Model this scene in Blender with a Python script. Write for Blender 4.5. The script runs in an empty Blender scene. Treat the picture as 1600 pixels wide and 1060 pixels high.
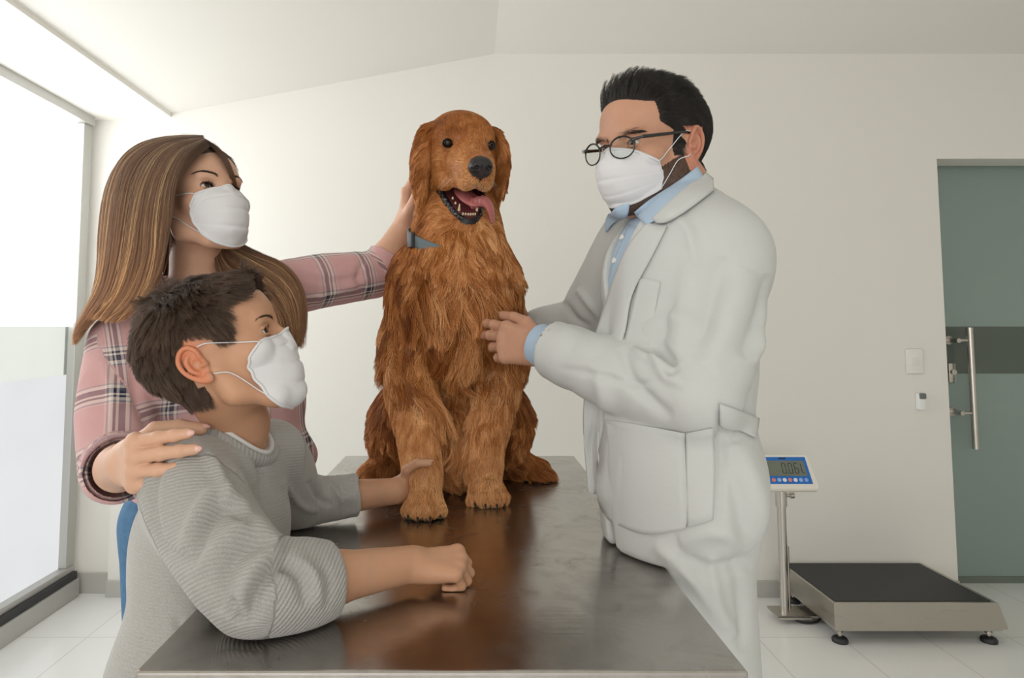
import bpy, bmesh, math, random
import numpy as np
from mathutils import Vector, Matrix
from mathutils.bvhtree import BVHTree
from mathutils.kdtree import KDTree

R = math.radians
scene = bpy.context.scene
COL = scene.collection

# ------------------------------------------------------------------ camera
FPX, CX, CY, CAMZ = 1050.0, 735.0, 436.0, 1.27
PITCH = math.atan((512.0 - CY) / FPX)
cam_d = bpy.data.cameras.new('camera')
cam_d.sensor_width = 36.0
cam_d.lens = FPX * 36.0 / 1600.0
cam_d.shift_x = (800.0 - CX) / 1600.0
cam_d.shift_y = (CY - 530.0) / 1600.0
cam_d.clip_start = 0.02
cam = bpy.data.objects.new('camera', cam_d)
cam.location = (0, 0, CAMZ)
cam.rotation_euler = (R(90) + PITCH, 0, 0)
COL.objects.link(cam)
scene.camera = cam

# ------------------------------------------------------------------ view, world, lights
scene.view_settings.view_transform = 'Standard'
scene.view_settings.look = 'None'
scene.view_settings.gamma = 1.0
scene.view_settings.use_curve_mapping = False
scene.view_settings.exposure = 0.16
world = bpy.data.worlds.new('world')
scene.world = world
world.use_nodes = True
bg = world.node_tree.nodes['Background']
bg.inputs[0].default_value = (1.0, 0.965, 0.92, 1)
bg.inputs[1].default_value = 0.72


def area_light(name, loc, rot, sx, sy, power, color=(1, 1, 1), spread=180):
    d = bpy.data.lights.new(name, 'AREA')
    d.shape = 'RECTANGLE'
    d.size, d.size_y = sx, sy
    d.energy = power
    d.color = color
    d.spread = R(spread)
    o = bpy.data.objects.new(name, d)
    o.location = loc
    o.rotation_euler = rot
    COL.objects.link(o)
    return o


# added fill light behind the viewpoint, stands for no window or lamp
area_light('rear_fill', (-1.0, -2.2, 1.6), (R(97), 0, R(-14)), 3.0, 2.2, 46, (1.0, 0.97, 0.93))


def P(px, py, Y):
    """point seen at photo pixel px,py standing at distance Y into the room"""
    up = -(py - CY) / FPX
    c, s = math.cos(PITCH), math.sin(PITCH)
    y = c - s * up
    z = s + c * up
    t = Y / y
    return np.array([(px - CX) / FPX * t, Y, CAMZ + z * t])


def M_PX(Y):
    return Y / FPX


def to_px(v):
    """world points (N,3) -> pixels (N,2)"""
    v = np.atleast_2d(v)
    c, s = math.cos(PITCH), math.sin(PITCH)
    zz = v[:, 2] - CAMZ
    fw = c * v[:, 1] + s * zz
    up = -s * v[:, 1] + c * zz
    return np.stack([CX + FPX * v[:, 0] / fw, CY - FPX * up / fw], 1)


# ------------------------------------------------------------------ scene helpers
def tag(o, label=None, cat=None, group=None, kind=None):
    if label: o['label'] = label
    if cat: o['category'] = cat
    if group: o['group'] = group
    if kind: o['kind'] = kind
    return o


def link(name, me, mat=None, parent=None, smooth=False):
    o = bpy.data.objects.new(name, me)
    COL.objects.link(o)
    if mat is not None:
        for m in (mat if isinstance(mat, (list, tuple)) else [mat]):
            me.materials.append(m)
    if parent is not None:
        o.parent = parent
        o.matrix_parent_inverse = parent.matrix_world.inverted()
    if smooth and hasattr(me, 'polygons'):
        me.polygons.foreach_set('use_smooth', [True] * len(me.polygons))
    return o


def mesh_np(name, v, f, mat=None, parent=None, smooth=True, matidx=None):
    me = bpy.data.meshes.new(name)
    v = np.asarray(v, np.float32)
    f = np.asarray(f, np.int32)
    n = f.shape[1]
    me.vertices.add(len(v))
    me.vertices.foreach_set('co', v.ravel())
    me.loops.add(f.size)
    me.loops.foreach_set('vertex_index', f.ravel())
    me.polygons.add(len(f))
    me.polygons.foreach_set('loop_start', np.arange(0, f.size, n, dtype=np.int32))
    me.polygons.foreach_set('loop_total', np.full(len(f), n, np.int32))
    me.update(calc_edges=True)
    me.validate()
    if matidx is not None and len(me.polygons) == len(matidx):
        me.polygons.foreach_set('material_index', np.asarray(matidx, np.int32))
    return link(name, me, mat, parent, smooth)


class MB:
    """collects shapes, links them as one mesh object"""
    def __init__(s):
        s.bm = bmesh.new()

    def box(s, lo, hi, bev=0.0, rot=None, seg=2):
        lo, hi = np.array(lo, float), np.array(hi, float)
        c = (lo + hi) / 2
        r = bmesh.ops.create_cube(s.bm, size=1.0)
        vs = r['verts']
        bmesh.ops.scale(s.bm, vec=tuple(hi - lo), verts=vs)
        if bev > 0:
            es = list({e for v in vs for e in v.link_edges})
            rr = bmesh.ops.bevel(s.bm, geom=es, offset=bev, segments=seg, affect='EDGES', profile=0.6)
            vs = list({v for f in rr['faces'] for v in f.verts} | {v for v in vs if v.is_valid})
        if rot is not None:
            bmesh.ops.rotate(s.bm, cent=(0, 0, 0), matrix=rot, verts=vs)
        bmesh.ops.translate(s.bm, vec=tuple(c), verts=vs)
        return vs

    def cyl(s, a, b, r1, r2=None, seg=24, cap=True):
        r2 = r1 if r2 is None else r2
        a, b = Vector(a), Vector(b)
        d = b - a
        q = d.to_track_quat('Z', 'Y')
        r = bmesh.ops.create_cone(s.bm, cap_ends=cap, segments=seg, radius1=r1, radius2=r2, depth=d.length)
        bmesh.ops.rotate(s.bm, cent=(0, 0, 0), matrix=q.to_matrix(), verts=r['verts'])
        bmesh.ops.translate(s.bm, vec=(a + b) / 2, verts=r['verts'])
        return r['verts']

    def lathe(s, prof, seg=28, mat=None):
        """prof: list of (radius, height) around local Z"""
        rings = []
        vs = []
        for (r, z) in prof:
            ring = [s.bm.verts.new((r * math.cos(2 * math.pi * k / seg), r * math.sin(2 * math.pi * k / seg), z)) for k in range(seg)]
            rings.append(ring)
            vs += ring
        for a, b in zip(rings, rings[1:]):
            for k in range(seg):
                s.bm.faces.new((a[k], a[(k + 1) % seg], b[(k + 1) % seg], b[k]))
        s.bm.faces.new(rings[0][::-1])
        s.bm.faces.new(rings[-1])
        if mat is not None:
            bmesh.ops.transform(s.bm, matrix=mat, verts=vs)
        return vs

    def prism(s, pts, vec):
        """extrude closed 3D outline pts along vec"""
        a = [s.bm.verts.new(tuple(p)) for p in pts]
        b = [s.bm.verts.new(tuple(np.array(p) + np.array(vec))) for p in pts]
        n = len(a)
        s.bm.faces.new(a[::-1])
        s.bm.faces.new(b)
        for i in range(n):
            s.bm.faces.new((a[i], a[(i + 1) % n], b[(i + 1) % n], b[i]))
        return a + b

    def build(s, name, mat=None, parent=None, smooth=False):
        bmesh.ops.recalc_face_normals(s.bm, faces=s.bm.faces)
        me = bpy.data.meshes.new(name)
        s.bm.to_mesh(me)
        s.bm.free()
        o = link(name, me, mat, parent, smooth)
        if smooth:
            try:
                me.set_sharp_from_angle(angle=R(38))
            except Exception:
                pass
        return o


def empty(name, loc, rz=0):
    o = bpy.data.objects.new(name, None)
    o.location = loc
    o.rotation_euler = (0, 0, rz)
    o.empty_display_size = 0.1
    COL.objects.link(o)
    bpy.context.view_layer.update()
    return o


def catmull(pts, n):
    """resample a polyline (K,D) to n points along a Catmull-Rom spline"""
    pts = np.asarray(pts, float)
    K = len(pts)
    if K == 2:
        t = np.linspace(0, 1, n)[:, None]
        return pts[0] * (1 - t) + pts[1] * t
    ext = np.vstack([2 * pts[0] - pts[1], pts, 2 * pts[-1] - pts[-2]])
    t = np.linspace(0, K - 1, n)
    i = np.minimum(t.astype(int), K - 2)
    u = (t - i)[:, None]
    p0, p1, p2, p3 = ext[i], ext[i + 1], ext[i + 2], ext[i + 3]
    return 0.5 * ((2 * p1) + (-p0 + p2) * u + (2 * p0 - 5 * p1 + 4 * p2 - p3) * u ** 2 + (-p0 + 3 * p1 - 3 * p2 + p3) * u ** 3)


def tube(name, pts, r, mat, parent=None, n=40, seg=10, flat=None):
    """swept round (or flattened) tube along a spline; r may be a list"""
    c = catmull(pts, n)
    rr = np.interp(np.linspace(0, 1, n), np.linspace(0, 1, len(r)), r) if isinstance(r, (list, tuple)) else np.full(n, r)
    t = np.gradient(c, axis=0)
    t /= np.linalg.norm(t, axis=1)[:, None] + 1e-12
    up = np.array([0, 0, 1.0]) if abs(t[0, 2]) < 0.9 else np.array([1.0, 0, 0])
    V = []
    nrm = np.cross(t[0], up)
    nrm /= np.linalg.norm(nrm)
    for i in range(n):
        nrm = nrm - t[i] * np.dot(nrm, t[i])
        nrm /= np.linalg.norm(nrm) + 1e-12
        b = np.cross(t[i], nrm)
        for k in range(seg):
            a = 2 * math.pi * k / seg
            V.append(c[i] + rr[i] * (math.cos(a) * nrm + math.sin(a) * b * (flat or 1)))
    F = []
    for i in range(n - 1):
        for k in range(seg):
            F.append((i * seg + k, i * seg + (k + 1) % seg, (i + 1) * seg + (k + 1) % seg, (i + 1) * seg + k))
    me = bpy.data.meshes.new(name)
    me.from_pydata([tuple(v) for v in V], [], F + [tuple(range(seg))[::-1], tuple(range((n - 1) * seg, n * seg))])
    me.update()
    return link(name, me, mat, parent, True)


# ------------------------------------------------------------------ material helpers
class NT:
    """small wrapper for building a node material"""
    def __init__(s, name, base=(0.8, 0.8, 0.8), rough=0.5, metal=0.0, spec=0.5, sheen=0.0, sss=0.0):
        s.m = bpy.data.materials.new(name)
        s.m.use_nodes = True
        s.t = s.m.node_tree
        s.b = s.t.nodes['Principled BSDF']
        s.out = s.t.nodes['Material Output']
        s.set(base=base, rough=rough, metal=metal, spec=spec)
        if sheen:
            s.b.inputs['Sheen Weight'].default_value = sheen
            s.b.inputs['Sheen Roughness'].default_value = 0.5
        if sss:
            s.b.inputs['Subsurface Weight'].default_value = sss
            s.b.inputs['Subsurface Radius'].default_value = (1.0, 0.35, 0.2)
            s.b.inputs['Subsurface Scale'].default_value = 0.006

    def set(s, base=None, rough=None, metal=None, spec=None):
        if base is not None: s.b.inputs['Base Color'].default_value = tuple(base) + (1,)
        if rough is not None: s.b.inputs['Roughness'].default_value = rough
        if metal is not None: s.b.inputs['Metallic'].default_value = metal
        if spec is not None: s.b.inputs['Specular IOR Level'].default_value = spec
        return s

    def n(s, typ, **kw):
        nd = s.t.nodes.new(typ)
        ins = kw.pop('ins', {})
        for k, v in kw.items():
            setattr(nd, k, v)
        for k, v in ins.items():
            s.plug(v, nd.inputs[k])
        return nd

    def plug(s, v, inp):
        if isinstance(v, bpy.types.NodeSocket):
            s.t.links.new(v, inp)
        elif isinstance(v, bpy.types.Node):
            s.t.links.new(v.outputs[0], inp)
        else:
            if inp.type == 'RGBA' and len(v) == 3: v = tuple(v) + (1,)
            inp.default_value = v

    def math(s, op, a, b=None, c=None, clamp=False):
        nd = s.n('ShaderNodeMath', operation=op, use_clamp=clamp)
        s.plug(a, nd.inputs[0])
        if b is not None: s.plug(b, nd.inputs[1])
        if c is not None: s.plug(c, nd.inputs[2])
        return nd.outputs[0]

    def mix(s, fac, a, b, blend='MIX'):
        nd = s.n('ShaderNodeMix', data_type='RGBA', blend_type=blend)
        s.plug(fac, nd.inputs[0])
        s.plug(a, nd.inputs[6])
        s.plug(b, nd.inputs[7])
        return nd.outputs[2]

    def coord(s, which='Object', scale=(1, 1, 1), rot=(0, 0, 0)):
        tc = s.n('ShaderNodeTexCoord')
        mp = s.n('ShaderNodeMapping', ins={0: tc.outputs[which], 'Scale': scale, 'Rotation': rot})
        return mp.outputs[0]

    def noise(s, scale, detail=4, rough=0.5, vec=None, dist=0.0, out='Fac'):
        nd = s.n('ShaderNodeTexNoise', ins={'Scale': scale, 'Detail': detail, 'Roughness': rough, 'Distortion': dist})
        s.plug(vec if vec is not None else s.coord(), nd.inputs['Vector'])
        return nd.outputs[out]

    def ramp(s, fac, stops):
        nd = s.n('ShaderNodeValToRGB')
        e = nd.color_ramp.elements
        while len(e) < len(stops): e.new(0.5)
        for i, (p, c) in enumerate(stops):
            e[i].position = p
            e[i].color = tuple(c) + (1,) if len(c) == 3 else c
        s.plug(fac, nd.inputs[0])
        return nd.outputs[0]

    def maprange(s, v, a, b, c, d):
        nd = s.n('ShaderNodeMapRange', ins={0: v, 1: a, 2: b, 3: c, 4: d})
        return nd.outputs[0]

    def bump(s, h, strength=0.3, dist=0.001, prev=None):
        nd = s.n('ShaderNodeBump', ins={'Height': h, 'Strength': strength, 'Distance': dist})
        if prev is not None: s.plug(prev, nd.inputs['Normal'])
        s.t.links.new(nd.outputs[0], s.b.inputs['Normal'])
        return nd.outputs[0]

    def attr(s, name, out='Fac'):
        return s.n('ShaderNodeAttribute', attribute_name=name).outputs[out]

    def base(s, sock): s.plug(sock, s.b.inputs['Base Color'])
    def rough(s, sock): s.plug(sock, s.b.inputs['Roughness'])

# ------------------------------------------------------------------ implicit-surface modelling
def nrm(v):
    v = np.asarray(v, float)
    return v / (np.linalg.norm(v) + 1e-12)


class Frame:
    """local frame: origin, rotation columns (right, forward, up), uniform scale"""
    def __init__(s, o=(0, 0, 0), fwd=(0, 1, 0), up=(0, 0, 1), sc=1.0):
        f = nrm(fwd)
        r = nrm(np.cross(f, up))
        u = np.cross(r, f)
        s.o = np.asarray(o, float)
        s.R = np.stack([r, f, u], 1)
        s.sc = sc

    def w(s, p):
        return s.o + (np.asarray(p, float) * s.sc) @ s.R.T

    def d(s, v):
        return np.asarray(v, float) @ s.R.T

    def l(s, p):
        return ((np.asarray(p) - s.o) @ s.R) / s.sc

    def mat(s):
        m = Matrix.Identity(4)
        for i in range(3):
            for j in range(3):
                m[i][j] = s.R[i, j]
            m[i][3] = s.o[i]
        return m


ID = Frame()


class Body:
    """a list of signed-distance primitives blended in order, then meshed"""
    def __init__(s):
        s.pr = []
        s.fr = ID

    def _add(s, kind, data, lo, hi, k, op):
        s.pr.append((kind, data, np.array(lo, float), np.array(hi, float), k, op))

    # a, b in the current frame
    def cone(s, a, b, r1, r2=None, k=0.01, op='u', flat=None):
        """round cone; flat=(direction, factor) squashes the section along a direction"""
        r2 = r1 if r2 is None else r2
        a, b = s.fr.w(a), s.fr.w(b)
        r1, r2 = r1 * s.fr.sc, r2 * s.fr.sc
        fl = None if flat is None else (nrm(s.fr.d(flat[0])), flat[1])
        m = max(r1, r2) * (1 if fl is None else max(1, fl[1]))
        s._add('cone', (a, b, r1, r2, fl), np.minimum(a, b) - m, np.maximum(a, b) + m, k * s.fr.sc, op)
        return s

    def chain(s, pts, rs, k=0.01, op='u', n=0, flat=None):
        pts = np.asarray(pts, float)
        rs = np.asarray(rs, float)
        if n:
            q = catmull(np.column_stack([pts, rs]), n)
            pts, rs = q[:, :3], q[:, 3]
        for i in range(len(pts) - 1):
            s.cone(pts[i], pts[i + 1], rs[i], rs[i + 1], k, op, flat)
        return s

    def ell(s, c, r, k=0.01, op='u', rot=None, fwd=None, up=None):
        """ellipsoid radii r along frame axes (optionally turned by fwd/up or euler degrees)"""
        Rm = s.fr.R
        if fwd is not None:
            Rm = Frame((0, 0, 0), s.fr.d(fwd), s.fr.d(up if up is not None else (0, 0, 1))).R
        elif rot is not None:
            from mathutils import Euler
            Rm = s.fr.R @ np.array(Euler([R(x) for x in rot]).to_matrix())
        c = s.fr.w(c)
        r = np.asarray(r, float) * s.fr.sc
        e = np.sqrt(((Rm * r) ** 2).sum(1))
        s._add('ell', (c, r, Rm), c - e, c + e, k * s.fr.sc, op)
        return s

    def box(s, c, h, rnd=0.002, k=0.002, op='u', rot=None, fwd=None, up=None):
        Rm = s.fr.R
        if fwd is not None:
            Rm = Frame((0, 0, 0), s.fr.d(fwd), s.fr.d(up if up is not None else (0, 0, 1))).R
        if rot is not None:
            from mathutils import Euler
            Rm = s.fr.R @ np.array(Euler([R(x) for x in rot]).to_matrix())
        c = s.fr.w(c)
        h = np.asarray(h, float) * s.fr.sc
        e = np.abs(Rm * h).sum(1)
        s._add('box', (c, h, Rm, rnd * s.fr.sc), c - e, c + e, k * s.fr.sc, op)
        return s

    def fn(s, f, lo, hi, k=0.002, op='u'):
        s._add('fn', f, lo, hi, k, op)
        return s

    @staticmethod
    def dist(kind, dt, X):
        if kind == 'cone':
            a, b, r1, r2, fl = dt
            ab = b - a
            L2 = float(ab @ ab) + 1e-12
            q = X - a.astype(np.float32)
            t = np.clip((q @ ab.astype(np.float32)) / L2, 0, 1)
            q = q - t[..., None] * ab.astype(np.float32)
            if fl is not None:
                ax = fl[0].astype(np.float32)
                q = q + ((1.0 / fl[1] - 1.0) * (q @ ax))[..., None] * ax
            return np.sqrt((q * q).sum(-1)) - (r1 + t * (r2 - r1)).astype(np.float32)
        if kind == 'ell':
            c, r, Rm = dt
            q = (X - c.astype(np.float32)) @ Rm.astype(np.float32)
            a = q / r.astype(np.float32)
            k0 = np.sqrt((a * a).sum(-1))
            a = a / r.astype(np.float32)
            k1 = np.sqrt((a * a).sum(-1)) + 1e-9
            return k0 * (k0 - 1.0) / k1
        if kind == 'box':
            c, h, Rm, rn = dt
            q = np.abs((X - c.astype(np.float32)) @ Rm.astype(np.float32)) - (h - rn).astype(np.float32)
            return np.sqrt((np.maximum(q, 0) ** 2).sum(-1)) + np.minimum(q.max(-1), 0) - rn
        if kind == 'fn':
            return dt(X).astype(np.float32)

    def field(s, lo, hi, res):
        lo, hi = np.array(lo, float), np.array(hi, float)
        n = np.ceil((hi - lo) / res).astype(int) + 1
        F = np.full(n, 0.2, np.float32)
        ax = [(lo[i] + np.arange(n[i]) * res).astype(np.float32) for i in range(3)]
        for kind, dt, plo, phi, k, op in s.pr:
            m = k + 3.5 * res
            i0 = np.maximum(np.floor((plo - m - lo) / res).astype(int), 0)
            i1 = np.minimum(np.ceil((phi + m - lo) / res).astype(int) + 1, n)
            if op == 'i':
                i0, i1 = np.zeros(3, int), n
            if (i1 <= i0).any():
                continue
            sl = tuple(slice(i0[j], i1[j]) for j in range(3))
            X = np.stack(np.meshgrid(ax[0][sl[0]], ax[1][sl[1]], ax[2][sl[2]], indexing='ij'), -1)
            d = s.dist(kind, dt, X)
            A = F[sl]
            if op == 'u':
                h = np.maximum(k - np.abs(A - d), 0) / max(k, 1e-6)
                F[sl] = np.minimum(A, d) - h * h * k * 0.25
            elif op == 's':
                h = np.maximum(k - np.abs(A + d), 0) / max(k, 1e-6)
                F[sl] = np.maximum(A, -d) + h * h * k * 0.25
            elif op == 'i':
                h = np.maximum(k - np.abs(A - d), 0) / max(k, 1e-6)
                F[sl] = np.maximum(A, d) + h * h * k * 0.25
        return F, lo, ax

    def bounds(s):
        u = [p for p in s.pr if p[5] == 'u']
        return np.min([p[2] for p in u], 0), np.max([p[3] for p in u], 0)

    def mesh(s, res, lo=None, hi=None, post=None, relax=2):
        b0, b1 = s.bounds()
        lo = b0 - 3 * res if lo is None else np.maximum(lo, b0 - 3 * res)
        hi = b1 + 3 * res if hi is None else np.minimum(hi, b1 + 3 * res)
        F, lo, ax = s.field(lo, hi, res)
        if post is not None:
            F = post(F, ax)
        # close at the border of the box
        F[0], F[-1], F[:, 0], F[:, -1], F[:, :, 0], F[:, :, -1] = (np.maximum(a, res * .5) for a in (F[0], F[-1], F[:, 0], F[:, -1], F[:, :, 0], F[:, :, -1]))
        return surface_nets(F, lo, res, relax)


def surface_nets(F, lo, res, relax=2):
    n = np.array(F.shape)
    ins = F < 0
    # cells with mixed corners
    c = [ins[:-1, :-1, :-1], ins[1:, :-1, :-1], ins[:-1, 1:, :-1], ins[1:, 1:, :-1], ins[:-1, :-1, 1:], ins[1:, :-1, 1:], ins[:-1, 1:, 1:], ins[1:, 1:, 1:]]
    s = sum(a.astype(np.uint8) for a in c)
    cell = (s > 0) & (s < 8)
    idx = np.full(cell.shape, -1, np.int64)
    I = np.argwhere(cell)
    idx[cell] = np.arange(len(I))
    acc = np.zeros((len(I), 3))
    cnt = np.zeros(len(I))
    corners = np.array([[i & 1, (i >> 1) & 1, (i >> 2) & 1] for i in range(8)])
    val = np.stack([F[I[:, 0] + q[0], I[:, 1] + q[1], I[:, 2] + q[2]] for q in corners], 1)
    for a in range(8):
        for b in (a ^ 1, a ^ 2, a ^ 4):
            if b < a:
                continue
            va, vb = val[:, a], val[:, b]
            m = (va < 0) != (vb < 0)
            t = np.where(m, va / np.where(m, va - vb, 1), 0)
            p = corners[a] + t[:, None] * (corners[b] - corners[a])
            acc += np.where(m[:, None], p, 0)
            cnt += m
    V = lo + (I + acc / cnt[:, None]) * res
    faces = []
    for ax_ in range(3):
        o1, o2 = (ax_ + 1) % 3, (ax_ + 2) % 3
        sl0 = [slice(None)] * 3
        sl1 = [slice(None)] * 3
        sl0[ax_] = slice(0, -1)
        sl1[ax_] = slice(1, None)
        A, B = ins[tuple(sl0)], ins[tuple(sl1)]
        ch = A != B
        J = np.argwhere(ch)
        ok = (J[:, o1] > 0) & (J[:, o2] > 0) & (J[:, o1] < n[o1] - 1) & (J[:, o2] < n[o2] - 1)
        J = J[ok]
        if not len(J):
            continue
        fl = A[J[:, 0], J[:, 1], J[:, 2]]
        e1 = np.zeros(3, int); e1[o1] = 1
        e2 = np.zeros(3, int); e2[o2] = 1
        g = lambda K: idx[K[:, 0], K[:, 1], K[:, 2]]
        q = np.stack([g(J - e1 - e2), g(J - e2), g(J), g(J - e1)], 1)
        q[~fl] = q[~fl][:, ::-1]
        faces.append(q)
    Q = np.concatenate(faces)
    Q = Q[(Q >= 0).all(1)]
    V = smooth_verts(V, Q, relax, 0.5)
    return V, Q


def smooth_verts(V, Q, it, lam=0.5, w=None):
    if it <= 0:
        return V
    k = Q.shape[1]
    E = np.concatenate([np.stack([Q[:, i], Q[:, (i + 1) % k]], 1) for i in range(k)])
    deg = np.bincount(E[:, 0], minlength=len(V)) + np.bincount(E[:, 1], minlength=len(V))
    deg = np.maximum(deg, 1)[:, None]
    for i in range(it):
        S = np.stack([np.bincount(E[:, 0], V[E[:, 1], j], len(V)) + np.bincount(E[:, 1], V[E[:, 0], j], len(V)) for j in range(3)], 1)
        L = S / deg - V
        V = V + lam * L * (1 if w is None else w[:, None])
        S = np.stack([np.bincount(E[:, 0], V[E[:, 1], j], len(V)) + np.bincount(E[:, 1], V[E[:, 0], j], len(V)) for j in range(3)], 1)
        L = S / deg - V
        V = V - (lam * 0.95) * L * (1 if w is None else w[:, None])
    return V


def vnormals(V, Q):
    a = V[Q[:, 2]] - V[Q[:, 0]]
    b = V[Q[:, 3 if Q.shape[1] > 3 else 1]] - V[Q[:, 1 if Q.shape[1] > 3 else 0]]
    fn_ = np.cross(a, b)
    if Q.shape[1] == 3:
        fn_ = np.cross(V[Q[:, 1]] - V[Q[:, 0]], V[Q[:, 2]] - V[Q[:, 0]])
    N = np.zeros_like(V)
    for i in range(Q.shape[1]):
        for j in range(3):
            N[:, j] += np.bincount(Q[:, i], fn_[:, j], len(V))
    return N / (np.linalg.norm(N, axis=1)[:, None] + 1e-12)


def join(parts):
    V, Q, o = [], [], 0
    for v, q in parts:
        V.append(v); Q.append(q + o); o += len(v)
    return np.concatenate(V), np.concatenate(Q)


# value noise, cheap and vectorised
_rs = np.random.RandomState(7)
_NT = _rs.rand(32, 32, 32).astype(np.float32) * 2 - 1


def vnoise(X, scale, seed=0):
    q = np.asarray(X, float) * scale + seed * 7.31
    i = np.floor(q).astype(int)
    f = q - i
    f = f * f * (3 - 2 * f)
    out = 0
    for c in range(8):
        o = np.array([c & 1, (c >> 1) & 1, (c >> 2) & 1])
        w = np.prod(np.where(o == 1, f, 1 - f), -1)
        k = (i + o) % 32
        out = out + w * _NT[k[..., 0], k[..., 1], k[..., 2]]
    return out


def px_folds(V, N, folds, amp=1.0):
    """press creases / raise ridges along lines seen on the surface: (pts_px, half_width_m, height_m)"""
    pxs = to_px(V)
    view = V - np.array([0, 0, CAMZ])
    dist = np.linalg.norm(view, axis=1)
    vd = (N * view).sum(1) / dist
    facing = vd < 0
    D = np.zeros(len(V))
    for pts, w, h in folds:
        c = catmull(np.array(pts, float), max(10, int(sum(np.hypot(*(np.array(b) - np.array(a))) for a, b in zip(pts, pts[1:])) / 5)))
        tt = np.linspace(0, 1, len(c))
        env = np.sin(np.clip(tt, 0.0, 1) * math.pi) ** 0.5
        box = facing & (pxs[:, 0] > c[:, 0].min() - 60) & (pxs[:, 0] < c[:, 0].max() + 60) & (pxs[:, 1] > c[:, 1].min() - 60) & (pxs[:, 1] < c[:, 1].max() + 60)
        ii = np.where(box)[0]
        if not len(ii):
            continue
        q = pxs[ii]
        dd = np.hypot(q[:, None, 0] - c[None, :, 0], q[:, None, 1] - c[None, :, 1])
        j = dd.argmin(1)
        dm = dd.min(1) * dist[ii] / FPX
        D[ii] += amp * h * env[j] * np.exp(-(dm / w) ** 2) * np.clip(-vd[ii] * 3, 0, 1)
    return V + N * D[:, None]


def bvh_of(V, Q):
    return BVHTree.FromPolygons([tuple(v) for v in V], [tuple(int(x) for x in q) for q in Q])


CAM = Vector((0, 0, CAMZ))


def hit(bvh, px, py, default=None):
    """point and normal where the line of sight through px,py first meets the surface"""
    d = Vector(P(px, py, 1.0)) - CAM
    d.normalize()
    loc, nr, idx, dist = bvh.ray_cast(CAM, d)
    if loc is None:
        return None
    if nr.dot(d) > 0:
        nr = -nr
    return np.array(loc), np.array(nr)


def patch(name, bvh, grid, off, thick, mat, parent, sub=6, smooth_it=4, puff=0.0):
    """a sheet of cloth laid on a surface. grid: rows of (px,py) control points; off lifts it off the surface"""
    G = np.array(grid, float)
    nr, nc = G.shape[:2]
    A = np.stack([catmull(G[i], (nc - 1) * sub + 1) for i in range(nr)])
    A = np.stack([catmull(A[:, j], (nr - 1) * sub + 1) for j in range(A.shape[1])], 1)
    h, w = A.shape[:2]
    Pn = np.full((h, w, 3), np.nan)
    Nn = np.zeros((h, w, 3))
    for i in range(h):
        for j in range(w):
            r = hit(bvh, *A[i, j])
            if r is not None:
                Pn[i, j], Nn[i, j] = r
    ok = ~np.isnan(Pn[..., 0])
    if not ok.all():
        dep = np.where(ok, Pn[..., 1], np.nan)
        med = np.nanmedian(dep)
        idx_ok = np.argwhere(ok)
        for i, j in np.argwhere(~ok):
            k = ((idx_ok - [i, j]) ** 2).sum(1).argmin()
            a, b = idx_ok[k]
            Pn[i, j] = P(A[i, j, 0], A[i, j, 1], Pn[a, b, 1])
            Nn[i, j] = Nn[a, b]
    for _ in range(smooth_it):
        for X in (Pn, Nn):
            Y = X.copy()
            Y[1:-1] = (X[:-2] + 2 * X[1:-1] + X[2:]) / 4
            X[:] = Y
            Y = X.copy()
            Y[:, 1:-1] = (X[:, :-2] + 2 * X[:, 1:-1] + X[:, 2:]) / 4
            X[:] = Y
    Nn /= np.linalg.norm(Nn, axis=2)[..., None] + 1e-9
    o = off(np.linspace(0, 1, h)[:, None], np.linspace(0, 1, w)[None, :]) if callable(off) else off
    u = np.linspace(0, 1, h)[:, None]; v = np.linspace(0, 1, w)[None, :]
    o = o + puff * (np.sin(u * math.pi) * np.sin(v * math.pi)) ** 0.5
    o = np.broadcast_to(o, (h, w))[..., None]
    top = Pn + Nn * (o + thick)
    bot = Pn + Nn * o
    return sheet_mesh(name, top, bot, mat, parent)


def sheet_mesh(name, top, bot, mat, parent, closed_u=False):
    h, w = top.shape[:2]
    V = np.concatenate([top.reshape(-1, 3), bot.reshape(-1, 3)])
    n = h * w
    F = []
    jj = range(w) if closed_u else range(w - 1)
    for i in range(h - 1):
        for j in jj:
            j2 = (j + 1) % w
            a, b, c, d = i * w + j, i * w + j2, (i + 1) * w + j2, (i + 1) * w + j
            F.append((a, b, c, d)); F.append((n + d, n + c, n + b, n + a))
    for j in jj:
        j2 = (j + 1) % w
        F.append((j2, j, n + j, n + j2))
        a, b = (h - 1) * w + j, (h - 1) * w + j2
        F.append((a, b, n + b, n + a))
    if not closed_u:
        for i in range(h - 1):
            a, b = i * w, (i + 1) * w
            F.append((a, b, n + b, n + a))
            a, b = i * w + w - 1, (i + 1) * w + w - 1
            F.append((b, a, n + a, n + b))
    o = mesh_np(name, V, F, mat, parent, True)
    bm = bmesh.new(); bm.from_mesh(o.data)
    bmesh.ops.recalc_face_normals(bm, faces=bm.faces)
    bm.to_mesh(o.data); bm.free()
    return o


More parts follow.
